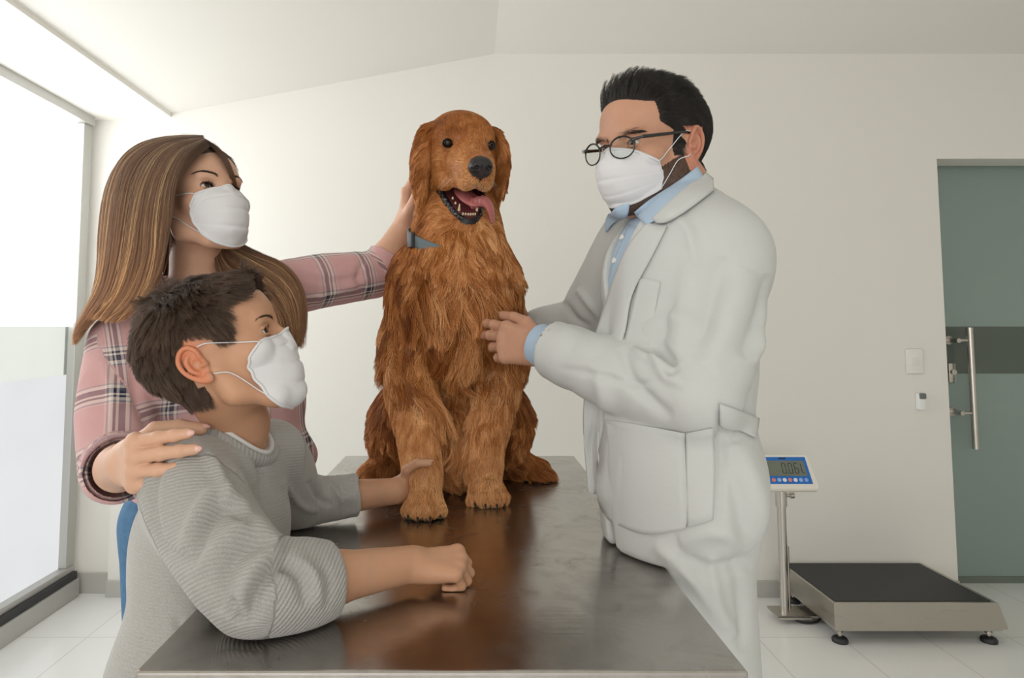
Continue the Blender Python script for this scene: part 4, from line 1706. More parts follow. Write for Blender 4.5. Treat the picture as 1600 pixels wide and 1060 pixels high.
def face_mask(H, parent, prof, side, mat, pleats=3, depth=.0030, bulge=1.0, nu=61, nv=49, bvh=None):
    """surgical mask. prof: centre line (y,z) from nose to chin; side: edge line (x,y,z) for +x"""
    pc = catmull([(0, a, b) for a, b in prof], nv)
    ps = catmull(side, nv)
    u = np.linspace(-1, 1, nu)
    v = np.linspace(0, 1, nv)
    G = np.zeros((nv, nu, 3))
    for j, uu in enumerate(u):
        a = abs(uu)
        sgn = 1 if uu >= 0 else -1
        x = np.sin(a * math.pi / 2) ** .9
        wy = np.cos(a * math.pi / 2) ** (1.25)
        G[:, j, 0] = sgn * ps[:, 0] * (a ** .80 * .45 + x * .55)
        G[:, j, 1] = ps[:, 1] + (pc[:, 1] - ps[:, 1]) * wy
        G[:, j, 2] = ps[:, 2] + (pc[:, 2] - ps[:, 2]) * (np.cos(a * math.pi / 2) ** 1.1)
    # pleats open towards the middle
    for k in range(pleats):
        c = (k + 1.0) / (pleats + 1.0)
        sh = np.exp(-((v - c) / .020) ** 2)[:, None] * depth
        st = np.clip((v - c) / .16, 0, 1)[:, None] * np.clip(1 - (v - c) / .16, 0, 1)[:, None] * depth * 1.4
        m = (1 - .55 * np.abs(u))[None]
        G[..., 1] -= sh * m
        G[..., 1] += st * m * (v[:, None] > c)
    wr = vnoise(G.reshape(-1, 3) + 3, 55, 2).reshape(nv, nu) * .0011 + vnoise(G.reshape(-1, 3) + 9, 120, 5).reshape(nv, nu) * .0004
    G[..., 1] += wr * bulge
    W_ = H.w(G.reshape(-1, 3)).reshape(nv, nu, 3)
    if bvh is not None:
        W_ = push_out(W_, bvh, .0022)
        for _ in range(1):
            Y = W_.copy()
            Y[1:-1, 1:-1] = (W_[:-2, 1:-1] + W_[2:, 1:-1] + W_[1:-1, :-2] + W_[1:-1, 2:]) / 8 + W_[1:-1, 1:-1] / 2
            W_ = Y
    gn = np.cross(np.gradient(W_, axis=1), np.gradient(W_, axis=0))
    gn /= np.linalg.norm(gn, axis=2)[..., None] + 1e-9
    fw = H.d((0, 1, 0))
    if (gn[nv // 2, nu // 2] @ fw) < 0:
        gn = -gn
    o = sheet_mesh('face_mask', W_ + gn * .0009, W_, mat, parent)
    edge = lambda pts, nm: tube(nm, pts, .0016, mat, o, n=60, seg=6, flat=1.6)
    edge(W_[0, ::6] + gn[0, ::6] * .001, 'mask_binding')
    edge(W_[-1, ::6] + gn[-1, ::6] * .001, 'mask_binding')
    edge(W_[::6, 0] + gn[::6, 0] * .001, 'mask_binding')
    edge(W_[::6, -1] + gn[::6, -1] * .001, 'mask_binding')
    return o, W_


def m_mask():
    t = NT('mask_fabric', (.70, .70, .72), .75, spec=.2, sheen=.2)
    t.bump(t.noise(900, 2, .5), .25, .0004)
    t.b.inputs['Transmission Weight'].default_value = 0
    return t.m


def ear_loops(H, G, o, bvh, tops, bots):
    """elastic from each mask corner back to the ear, resting on the cheek"""
    for s in (-1, 1):
        j = -1 if s > 0 else 0
        for start, end in ((G[0, j], tops), (G[-1, j], bots)):
            e = [H.w((s * x, y, z)) for x, y, z in end]
            c = catmull([start, (start + e[0]) / 2] + e, 20)
            c = push_out(c[None], bvh, .0016)[0]
            c[0] = start
            tube('ear_loop', c, .0012, M_LOOP, o, n=40, seg=8, flat=.7)


MASK = m_mask()
M_LOOP = NT('ear_loop', (.74, .78, .82), .7).m


def limb_uv(V, bones):
    """cloth coordinates: for each vertex the nearest bone, distance along it and around it.
    bones: (a, b, radius, offset, up)"""
    best = np.full(len(V), 1e9)
    out = np.zeros((len(V), 3))
    which = np.zeros(len(V), int)
    for k, (a, b, r, off, up) in enumerate(bones):
        a, b = np.asarray(a, float), np.asarray(b, float)
        ab = b - a
        L = np.linalg.norm(ab)
        ax = ab / L
        t = np.clip((V - a) @ ax, 0, L)
        q = V - (a + t[:, None] * ax)
        d = np.linalg.norm(q, axis=1) / r
        u1 = nrm(np.array(up) - ax * np.dot(up, ax))
        u2 = np.cross(ax, u1)
        ang = np.arctan2(q @ u2, q @ u1)
        m = d < best
        best[m] = d[m]
        which[m] = k
        out[m] = np.stack([(V - a)[m] @ ax + off, ang[m] * r, np.full(m.sum(), k)], 1)
    return out, which


def add_wrinkles(V, N, amp=.002, sc=18, stretch=(1, 1, 2.2), seed=3):
    X = V * np.array(stretch)
    n = 1 - np.abs(vnoise(X + vnoise(X, sc * .5, seed)[:, None] * .03, sc, seed + 1)) * 2
    return V + N * (n * amp)[:, None]

# ------------------------------------------------------------------ the vet
def build_man():
    rng = np.random.RandomState(5)
    skin, dark_skin = np.array((.54, .295, .195)), np.array((.40, .18, .10))
    # head frame
    HF = (-.80, -.56, -.16)
    H = Frame((0, 0, 0), HF, (.05, 0, 1), 1.03)
    H.o = P(989, 223, 1.180) - H.d((-.0315, .080, 0)) * 1.03
    nb = P(1064, 310, 1.255)                 # neck base
    SN, SF = P(1128, 394, 1.13), P(1000, 368, 1.42)      # near and far shoulder joints
    hips = P(1070, 760, 1.18)
    EN, WN = P(1090, 620, 1.050), P(872, 549, 1.250)     # near elbow, wrist
    EF, WF = P(912, 512, 1.56), P(830, 520, 1.62)
    lat = nrm(SF - SN)
    up = nrm(nb - hips)
    fw = nrm(np.cross(up, lat))
    if fw[0] > 0: fw = -fw
    T = Frame((nb + hips) / 2, fw, up)       # T.x towards the far side (his right)
    zc = np.linalg.norm(nb - hips) / 2

    def trunk(B, o=0.0):
        B.fr = T
        B.ell((0, .012, -zc + .02), (.165 + o, .096 + o, .15), .03)
        B.ell((0, .014, -zc + .20), (.148 + o, .100 + o, .16), .05)
        B.ell((0, .008, -zc + .34), (.160 + o, .110 + o, .15), .05)
        B.ell((0, -.005, zc - .125), (.155 + o, .108 + o, .115), .05)
        B.fr = ID
        B.cone(SN + (0, 0, -.008), nb - up * .045, .048 + o, .050 + o, .05)
        B.cone(SF + (0, 0, -.008), nb - up * .045, .048 + o, .050 + o, .05)

    # ---- body (skin), one mesh
    B = Body()
    trunk(B, -.012)
    B.box(((TX0 + TX1) / 2, (TY0 + TY1) / 2, TZ / 2), ((TX1 - TX0) / 2 + .012, (TY1 - TY0) / 2 + .012, TZ / 2 + .012), .003, .012, 's')
    B.chain([nb - up * .05, nb + np.array((-.018, -.012, .02)), H.w((0, -.030, -.040))], [.066, .058, .060], .02)
    head_sdf(B, H, back=.028, front=.005)
    for S_, E_, W_ in ((SN, EN, WN), (SF, EF, WF)):
        B.chain([S_, E_], [.048, .038], .02)
        B.chain([E_, (E_ * .6 + W_ * .4), W_], [.040, .038, .027], .01)
    # near hand on the dog's side: back of the hand towards the viewer
    hd = nrm(P(762, 530, 1.345) - WN)
    HN = Frame(P(849, 546, 1.268), hd, nrm(np.array((-.12, -1, .10))))
    side = 1 if (HN.R[:, 0][2] > 0) else -1      # thumb on top
    tipsN = hand_sdf(B, HN, side, curls=[(10, 12, 8), (14, 14, 10), (26, 26, 16), (32, 32, 20)], spread=(4, 0, -3, -6),
                     thumb=[(.55, .80, -.15), (.20, .97, -.12), (.05, .98, -.20)], sc=1.04)
    HFf = Frame(WF, nrm(P(770, 505, 1.60) - WF), nrm((0, 1, .1)))
    hand_sdf(B, HFf, 1 if HFf.R[:, 0][2] > 0 else -1, curls=[(25, 20, 10)] * 4)
    legs = []
    for sx in (-.058, .058):
        h0 = T.w((sx, -.005, -zc - .02))
        kn = np.array((h0[0] - .002, h0[1], .50)); an = np.array((h0[0] - .0, h0[1], .09))
        legs.append((h0, kn, an))
        B.chain([h0, kn, an], [.056, .046, .040], .02)
    V, Q = blocks(B, [(*around(H.w((0, .01, 0)), (.15, .15, .160)), .0017),
                      (*around(HN.w((0, .07, 0)), (.12, .09, .095)), .0017),
                      (*around(HFf.w((0, .08, 0)), (.11, .11, .1)), .003),
                      (np.array((0, .7, .02)), np.array((1.0, 1.85, H.o[2] - .140)), .009)], 2)
    hl = H.l(V)
    N = vnormals(V, Q)
    C = np.tile(skin, (len(V), 1))
    hd_ = np.linalg.norm(hl, axis=1) < .19
    earm = hd_ & (np.abs(hl[:, 0]) > np.where(hl[:, 2] < .010, .0745, .0785)) & (hl[:, 1] < .006) & (hl[:, 1] > -.055) & (hl[:, 2] < .020 + .0 * hl[:, 0]) & (hl[:, 2] > -.06)
    # hairline
    scal = hd_ & ~earm & ((hl[:, 2] > .072 + .008 * np.cos(hl[:, 0] * 40)) | ((hl[:, 1] < .046 - 1.6 * np.clip(.030 - hl[:, 2], 0, .1)) & (hl[:, 2] > .006)) | ((hl[:, 1] < -.035) & (hl[:, 2] > -.055)) | ((hl[:, 1] < .020) & (hl[:, 1] > -.012) & (hl[:, 2] > -.030)))
    scal &= ~((hl[:, 1] > .060) & (hl[:, 2] < .074 - .22 * np.abs(hl[:, 0])))
    beard = hd_ & ~earm & (hl[:, 2] < -.028 + .0) & (hl[:, 2] > -.125) & (hl[:, 1] > -.015) & (hl[:, 2] < -.030 - .45 * (hl[:, 1] - .01))
    C[beard] = C[beard] * .12 + np.array((.050, .030, .022)) * .88
    C[scal] = (.022, .017, .015)
    ear_red = earm & (np.abs(hl[:, 0]) > .078)
    C[ear_red] = (.55, .24, .16)
    nose = hd_ & (hl[:, 1] > .095) & (hl[:, 2] < .0)
    C[nose] = (.52, .22, .14)
    me = mesh_np('person', V, Q, vcol_mat('vet_skin', .5, .35, .12))
    set_col(me, C)
    tag(me, 'man in a white lab coat, round black glasses and face mask, hand on the dog', 'person')
    fingernails(tipsN, me, (.55, .33, .27))
    eyes(H, me, (.07, .035, .018), look=nrm((-.15, 1, -.05)))

    # ---- hair: cropped sides, long top combed up and back
    A = []
    def a(c, d, L, lift, cl=.5, both=True):
        for s in ((-1, 1) if both else (1,)):
            A.append((H.w((s * c[0], c[1], c[2])), nrm(H.d((s * d[0], d[1], d[2]))), L, lift, .5, cl))
    a((0, .082, .078), (0, -.75, .7), .046, .85, .8, both=False)
    a((.030, .078, .080), (.05, -.8, .7), .044, .8, .8)
    a((0, .055, .112), (0, -1, .3), .056, .45, .8, both=False)
    a((.035, .045, .108), (.05, -1, .3), .052, .5, .7)
    a((0, .0, .120), (0, -1, .2), .050, .45, .6, both=False)
    a((.04, -.01, .110), (.1, -1, .1), .045, .45, .6)
    a((0, -.06, .100), (0, -1, .1), .038, .55, .5, both=False)
    a((.055, .045, .080), (.3, -.8, .7), .034, .45, .5)
    a((.072, .010, .060), (.1, -1, -.3), .014, .35, .2)
    a((.076, .005, .020), (.1, -.7, -.8), .008, .3, .1)
    a((.072, -.05, .040), (.1, -1, -.6), .013, .35, .2)
    a((.060, -.08, .0), (.1, -.5, -1), .010, .3, .1)
    a((.0, -.10, .03), (0, -.3, -1), .018, .3, .2, both=False)
    a((.0, -.09, -.03), (0, -.2, -1), .008, .3, .1, both=False)
    w = np.zeros(len(Q)); w[scal[Q[:, 0]]] = 1
    n = 26000
    S, p, L, lk, tn = grow_fur(V, Q, A, n, rng, w, K=9, levels=((22, .8, .6), (120, .5, 1.2)), wave=.02, droop=.0, swirl=.30)
    col = np.array((.013, .0105, .009)) + tn * np.array((.020, .016, .014))
    hm = m_hair('black_hair', .28, spec=.6, tip=(1.1, 1.1, 1.1))
    hair_object('hair', S, .00019, hm, me, col, taper=.4)
    # brows
    Bs = brow_hair(H, bvh_of(V, Q), 700, rng, .012, .038, .0125, .0065, .0021, .0075)
    hair_object('eyebrows', Bs, .00016, hm, me, np.tile((.015, .011, .009), (len(Bs), 1)))
    # stubble
    w = np.zeros(len(Q)); w[beard[Q[:, 0]]] = 1
    A2 = [(H.w((s * .05, .03, -.07)), nrm(H.d((0, .2, -1))), .0034, .35, .5, 0) for s in (-1, 1)]
    S, p, L, lk, tn = grow_fur(V, Q, A2, 16000, rng, w, K=3, levels=(), wave=0, droop=0)
    hair_object('beard_stubble', S, .00011, hm, me, np.tile((.020, .013, .010), (len(S), 1)))

    # ---- face mask, a boxy pleated one
    o, G = face_mask(H, me, [(.104, -.008), (.121, -.028), (.1255, -.048), (.1225, -.070), (.112, -.092), (.094, -.106)],
                     [(.0625, .058, -.036), (.0640, .054, -.050), (.063, .050, -.062), (.057, .050, -.084)], MASK, 3, .0018, bvh=bvh_of(V, Q))
    ear_loops(H, G, o, bvh_of(V, Q), [(.0775, -.002, .010), (.0785, -.016, .010)], [(.069, .014, -.042), (.0765, -.010, -.034)])

    # ---- glasses
    gm = NT('black_acetate', (.008, .009, .009), .15, spec=.6).m
    root = None
    def rim(s):
        c = np.array((s * .0345, .1125, -.009)); pts = []
        for k in range(48):
            t = 2 * math.pi * k / 48
            r = .0203 * (1 + .05 * math.cos(2 * t + .3 * s) + .05 * max(0, math.sin(t)) * 1)
            x = r * math.cos(t) * 1.06; z = r * math.sin(t) * .93
            pts.append(H.w(c + (x, -.0045 * ((s * x + .0) / .020) * 1.0, z)))
        return np.array(pts), c
    frames = []
    T_ = Body(); T_.fr = ID
    for s in (-1, 1):
        pts, c = rim(s)
        for i in range(48):
            T_.cone(pts[i], pts[(i + 1) % 48], .0017 if 2 < i < 22 else .0013, None, .0005)
    for a_, b_ in (((-.0125, .1140, -.001), (.0, .1170, .001)), ((.0, .1170, .001), (.0125, .1140, -.001))):
        T_.cone(H.w(a_), H.w(b_), .0018, None, .002)
    for s in (-1, 1):
        T_.cone(H.w((s * .0545, .1085, .001)), H.w((s * .0705, .0985, .003)), .0032, .0024, .003)
    v, q = T_.mesh(.0009)
    gl = mesh_np('glasses', v, q, gm, me)
    for s in (-1, 1):
        T_ = Body()
        T_.chain([H.w((s * .0705, .0980, .003)), H.w((s * .0785, .040, .0065)), H.w((s * .0800, -.004, .0090)), H.w((s * .0790, -.026, .002)), H.w((s * .075, -.042, -.014))], [.0034, .0030, .0026, .0022, .0018], .001, n=14, flat=(H.d((1, 0, 0)), .6))
        v, q = T_.mesh(.0011)
        mesh_np('temple', v, q, gm, gl)
        pts, c = rim(s)
        m = MB()
        vs = [m.bm.verts.new(tuple(x)) for x in pts[::2]]
        m.bm.faces.new(vs)
        m.build('lens', MCL, gl)

    # ---- shirt
    shirt = NT('light_blue_shirt', (.40, .52, .66), .8, spec=.2, sheen=.15)
    ST = Body(); trunk(ST, .004)
    ST.chain([nb - up * .05, nb + np.array((-.010, -.010, -.003))], [.070, .062], .02)
    v, q = ST.mesh(.006, relax=3)
    n_ = vnormals(v, q)
    v = add_wrinkles(v, n_, .0022, 16, (1, 1, .5), 4)
    sh = mesh_np('shirt', v, q, shirt.m, me)
    shb = bvh_of(v, q)
    return dict(me=me, H=H, T=T, zc=zc, nb=nb, SN=SN, SF=SF, hips=hips, EN=EN, WN=WN, EF=EF, WF=WF, up=up, fw=fw, lat=lat, trunk=trunk, legs=legs, shirt=sh, shirt_mat=shirt.m, shb=shb, HN=HN)


MAN = build_man()

# ------------------------------------------------------------------ the lab coat
def build_coat(D):
    me, T, zc, up = D['me'], D['T'], D['zc'], D['up']
    SN, SF, EN, WN, EF, WF, nb = D['SN'], D['SF'], D['EN'], D['WN'], D['EF'], D['WF'], D['nb']
    t = NT('white_coat_cotton', (.575, .59, .58), .85, spec=.15, sheen=.1)
    n1 = t.noise(7, 5, .6, t.coord('Object', (1, 1, 1.6)), 1.0)
    n2 = t.noise(38, 4, .55)
    t.bump(t.math('ADD', t.math('MULTIPLY', n1, 3.0), t.math('ADD', t.math('MULTIPLY', n2, .8), t.math('MULTIPLY', t.noise(1500, 2, .5), .04))), .35, .0016)
    cm = t.m
    B = Body()
    D['trunk'](B, .014)
    B.fr = T
    # skirt of the coat
    B.ell((0, .018, -zc + .0), (.165, .100, .16), .04)
    B.ell((-.01, .045, -zc + .15), (.13, .100, .17), .05)
    B.fr = ID
    h0 = T.w((0, .018, -zc)); k0 = np.array((h0[0] - .004, h0[1], .50))
    B.cone(h0, k0, .135, .155, .05, flat=(T.d((0, 1, 0)), .80))
    # front opening: narrow V that exposes the shirt
    X0 = .016
    def slot(X):
        q = ((X - T.o.astype(np.float32)) @ T.R.astype(np.float32))
        x, y, z = q[..., 0], q[..., 1], q[..., 2]
        tt = np.clip((z + zc * .55) / (zc * 1.35), 0, 1)
        w = .012 + .050 * tt ** 1.6
        return np.maximum(np.abs(x - X0) - w, .03 - y)
    lo, hi = T.o - .6, T.o + .6
    B.fn(slot, lo, hi, .006, 's')
    # neck hole
    B.fr = T
    B.ell((0, .03, zc + .03), (.075, .080, .062), .012, 's')
    B.fr = ID
    Vt, Qt = B.mesh(.006, relax=3)
    tbv = bvh_of(Vt, Qt)
    # upper arm and forearm of the near sleeve
    mid = SN * .5 + EN * .5 + np.array((.012, 0, .0))
    B.chain([SN + (0, 0, -.005), SN * .75 + mid * .25], [.069, .069], .030)
    B.chain([SN * .75 + mid * .25, mid, EN + np.array((.004, 0, .004))], [.069, .068, .062], .010, n=6)
    B.chain([EN, EN * .55 + WN * .45 + np.array((0, 0, -.008)), WN + nrm(WN - EN) * .03], [.063, .060, .053], .010, n=7)
    midf = SF * .5 + EF * .5
    B.chain([SF, midf, EF], [.076, .066, .058], .03, n=6)
    B.chain([EF, EF * .5 + WF * .5, WF], [.058, .054, .046], .02, n=5)
    # cuffs hollowed
    for E_, W_ in ((EN, WN), (EF, WF)):
        d = nrm(W_ - E_)
        B.box(W_ + d * .062, (.09, .05, .09), .002, .002, 's', fwd=d)
        B.cone(W_ - d * .028, W_ + d * .06, .044, .049, .003, 's')
    # keep clear of the table
    B.box(((TX0 + TX1) / 2, (TY0 + TY1) / 2, TZ / 2), ((TX1 - TX0) / 2 + .004, (TY1 - TY0) / 2 + .004, TZ / 2 + .004), .003, .012, 's')
    B.fn(lambda X: .50 - X[..., 2], (-.5, .3, .3), (1.5, 2, 2), .004, 'i')
    V, Q = B.mesh(.0046, relax=3)
    N = vnormals(V, Q)
    V = add_wrinkles(V, N, .0030, 5, (1, 1, .6), 8)
    N = vnormals(V, Q)
    folds = [
        # sleeve creases at the elbow and along the forearm
        ([(972, 540), (985, 590), (1020, 630), (1050, 655)], .010, -.007),
        ([(985, 545), (1010, 560), (1050, 575), (1063, 592)], .007, .007),
        ([(1028, 540), (1045, 560), (1058, 590)], .008, -.008),
        ([(1020, 555), (1040, 590), (1075, 600)], .007, .006),
        ([(870, 575), (930, 585), (990, 600), (1040, 590)], .005, -.004),
        ([(1080, 400), (1070, 460), (1060, 520), (1050, 560)], .018, .006),
        ([(1170, 420), (1140, 500), (1100, 580)], .022, .006),
        ([(1130, 400), (1110, 470), (1085, 560)], .018, -.007),
        ([(1200, 430), (1190, 490), (1160, 560)], .014, -.006),
        ([(1205, 470), (1195, 530), (1175, 570)], .010, .007),
        ([(1040, 330), (1075, 360), (1090, 420)], .010, .004),
        ([(1000, 520), (1050, 500), (1100, 510)], .014, .004),
        # body folds
        ([(1125, 640), (1128, 720), (1120, 830)], .007, -.005),
        ([(1150, 690), (1185, 780), (1195, 850)], .020, .006),
        ([(1135, 700), (1160, 800), (1165, 900)], .018, -.006),
        ([(1060, 850), (1120, 830), (1180, 860)], .016, .006),
        ([(1050, 870), (1110, 890), (1190, 880)], .014, -.008),
        ([(1110, 870), (1120, 940), (1150, 1000)], .012, .007),
        ([(1020, 850), (1080, 900), (1130, 990)], .012, .007),
        ([(1150, 880), (1160, 950), (1160, 1020)], .012, -.005),
        ([(925, 560), (945, 640), (935, 740)], .012, .005),
        ([(880, 470), (900, 500), (925, 512)], .008, -.006),
        ([(900, 450), (925, 480), (940, 500)], .008, .006),
    ]
    V = px_folds(V, N, folds, 1.7)
    V = smooth_verts(V, Q, 2)
    coat = mesh_np('lab_coat', V, Q, cm, me)
    bv = bvh_of(V, Q)
    # pockets, lapels and the back belt
    patch('hip_pocket', bv, [[(946, 655), (1012, 665), (1071, 676)], [(938, 700), (1008, 712), (1072, 724)], [(932, 770), (1000, 790), (1076, 800)], [(950, 812), (1010, 836), (1072, 826)]], .0015, .0018, cm, coat, 5, 2)
    patch('side_flap', bv, [[(1072, 676), (1092, 672), (1113, 668)], [(1073, 740), (1094, 738), (1116, 734)], [(1075, 824), (1094, 820), (1113, 813)]], .0015, .0018, cm, coat, 5, 2)
    patch('chest_pocket', tbv, [[(1001, 435), (1020, 436), (1033, 440)], [(990, 480), (1008, 484), (1024, 490)], [(976, 540), (995, 543), (1014, 545)]], .0012, .0018, cm, coat, 5, 2)
    patch('back_belt', bv, [[(1122, 630), (1150, 640), (1181, 654)], [(1122, 647), (1150, 658), (1179, 672)], [(1121, 664), (1148, 672), (1177, 686)]], .003, .003, cm, coat, 5, 2, .002)
    # shirt cuffs
    for E_, W_, nm in ((EN, WN, 'shirt_cuff'), (EF, WF, 'shirt_cuff')):
        d = nrm(W_ - E_)
        K_ = Body()
        K_.cone(W_ - d * .02, W_ + d * .060, .0425, .0405, .002)
        K_.box(W_ + d * .100, (.09, .05, .09), .002, .003, 's', fwd=d)
        K_.cone(W_ - d * .04, W_ + d * .1, .0385, .0365, .001, 's')
        v, q = K_.mesh(.0016, relax=3)
        mesh_np(nm, v, q, D['shirt_mat'], me)
    # collars and lapels follow neck, shirt and coat
    bd = bpy.data.objects[me.name].data
    bv0 = np.array([x.co[:] for x in bd.vertices]); bq0 = np.array([p.vertices[:] for p in bd.polygons])
    sv = np.array([x.co[:] for x in D['shirt'].data.vertices]); sq = np.array([p.vertices[:] for p in D['shirt'].data.polygons])
    av, aq = join([(bv0, bq0), (sv, sq), (V, Q)])
    allb = bvh_of(av, aq)
    sm = D['shirt_mat']
    patch('shirt_collar', allb, [[(1087, 262), (1058, 284), (1020, 308), (990, 330)], [(1094, 274), (1068, 300), (1032, 328), (1000, 342)], [(1098, 284), (1076, 312), (1040, 340), (1012, 354)]], .003, .0025, sm, coat, 6, 3, .005)
    patch('shirt_collar', allb, [[(984, 318), (968, 322), (957, 332)], [(982, 330), (964, 336), (950, 346)], [(976, 344), (962, 350), (950, 364)]], .004, .0025, sm, coat, 6, 2, .003)
    patch('coat_collar', allb, [[(1098, 272), (1070, 300), (1042, 326), (1022, 346)], [(1110, 284), (1086, 308), (1056, 334), (1030, 352)], [(1114, 302), (1092, 320), (1064, 340), (1040, 352)]], .004, .004, cm, coat, 6, 3, .006)
    lapb = bvh_of(*join([(sv, sq), (Vt, Qt)]))
    patch('lapel', lapb, [[(1014, 350), (1026, 354), (1044, 356)], [(982, 390), (1000, 398), (1020, 404)], [(958, 450), (975, 456), (990, 462)], [(938, 510), (958, 515), (980, 520)], [(926, 560), (944, 562), (964, 564)], [(916, 640), (932, 642), (944, 645)], [(918, 700), (930, 702), (940, 706)], [(924, 770), (934, 772), (942, 774)]], .003, .003, cm, coat, 5, 2, .002)
    # shirt placket with small buttons
    patch('placket', D['shb'], [[(984, 352), (992, 354), (1000, 356)], [(960, 410), (968, 412), (976, 414)], [(944, 470), (952, 472), (958, 474)], [(934, 530), (940, 532), (946, 534)]], .001, .0014, sm, coat, 5, 2)
    for bx_, by_ in ((974, 372), (962, 408), (948, 470)):
        r_ = hit(D['shb'], bx_, by_)
        if r_ is not None:
            m = MB(); m.cyl(tuple(r_[0] + r_[1] * .002), tuple(r_[0] + r_[1] * .005), .0052, seg=20)
            m.build('button', m_plastic, coat, True)
    return coat, cm, bv


COAT, COAT_M, COAT_BVH = build_coat(MAN)

# ------------------------------------------------------------------ the woman
def m_plaid():
    t = NT('pink_plaid_flannel', (.5, .3, .3), .85, spec=.12, sheen=.15)
    c = t.attr('cloth', 'Vector')
    sp = t.n('ShaderNodeSeparateXYZ', ins={0: c})
    pink, pale, navy, cream, grey = (.62, .36, .36), (.72, .49, .48), (.008, .018, .06), (.76, .68, .62), (.27, .25, .30)
    def lane(sock, period, off):
        f = t.math('FRACT', t.math('ADD', t.math('DIVIDE', sock, period), off))
        return t.ramp(f, [(0.0, pink), (.30, pink), (.305, grey), (.33, grey), (.335, cream), (.385, cream), (.39, navy), (.475, navy), (.48, cream), (.51, cream), (.515, navy), (.545, navy), (.55, cream), (.60, cream), (.605, grey), (.63, grey), (.635, pale), (.66, pink), (1.0, pink)])
    a = lane(sp.outputs[0], .105, .13)
    b = lane(sp.outputs[1], .092, .41)
    for nd in t.t.nodes:
        if nd.type == 'VALTORGB':
            nd.color_ramp.interpolation = 'CONSTANT'
    col = t.mix(.5, a, b)
    # navy stays strong where bands run or cross
    n = t.noise(60, 3, .5)
    t.base(t.mix(t.maprange(n, .3, .7, 0, .14), col, (.6, .5, .48)))
    n1 = t.noise(9, 5, .6, t.coord('Object', (1, 1, 1.4)), 1.0)
    t.bump(t.math('ADD', t.math('MULTIPLY', n1, 4.0), t.math('MULTIPLY', t.noise(1300, 2, .5), .08)), .35, .0016)
    return t.m


def ring_cuff(name, W_, d, r0, r1, L, th, mat, parent, res=.0022, noise_amp=.0, uv=None):
    K_ = Body()
    K_.cone(W_ - d * .03, W_ + d * (L + .02), r0, r1, .002)
    K_.box(W_ + d * (L + .05), (.12, .05, .12), .002, .004, 's', fwd=d)
    K_.box(W_ - d * .05, (.12, .05, .12), .002, .004, 's', fwd=d)
    K_.cone(W_ - d * .06, W_ + d * (L + .06), r0 - th, r1 - th, .001, 's')
    v, q = K_.mesh(res, relax=5)
    if noise_amp:
        n_ = vnormals(v, q)
        v = v + n_ * (vnoise(v, 45, 3) * noise_amp)[:, None]
    o = mesh_np(name, v, q, mat, parent)
    if uv is not None:
        u_, w_ = limb_uv(v, uv)
        set_vec(o, u_, 'cloth')
    return o


def shoe(name, x, y, ang, mat, parent):
    B = Body()
    B.fr = Frame((x, y, 0), (math.cos(R(ang)), math.sin(R(ang)), 0), (0, 0, 1))
    B.chain([(0, -.06, .045), (0, .02, .045), (0, .12, .032), (0, .165, .028)], [.040, .040, .036, .030], .02, flat=((0, 0, 1), .95))
    B.cone((0, -.05, .05), (0, -.045, .10), .042, .040, .02)
    B.fr = ID
    B.fn(lambda X: .002 - X[..., 2], (x - .3, y - .3, -.1), (x + .3, y + .3, .2), .001, 'i')
    v, q = B.mesh(.006)
    return mesh_np(name, v, q, mat, parent)


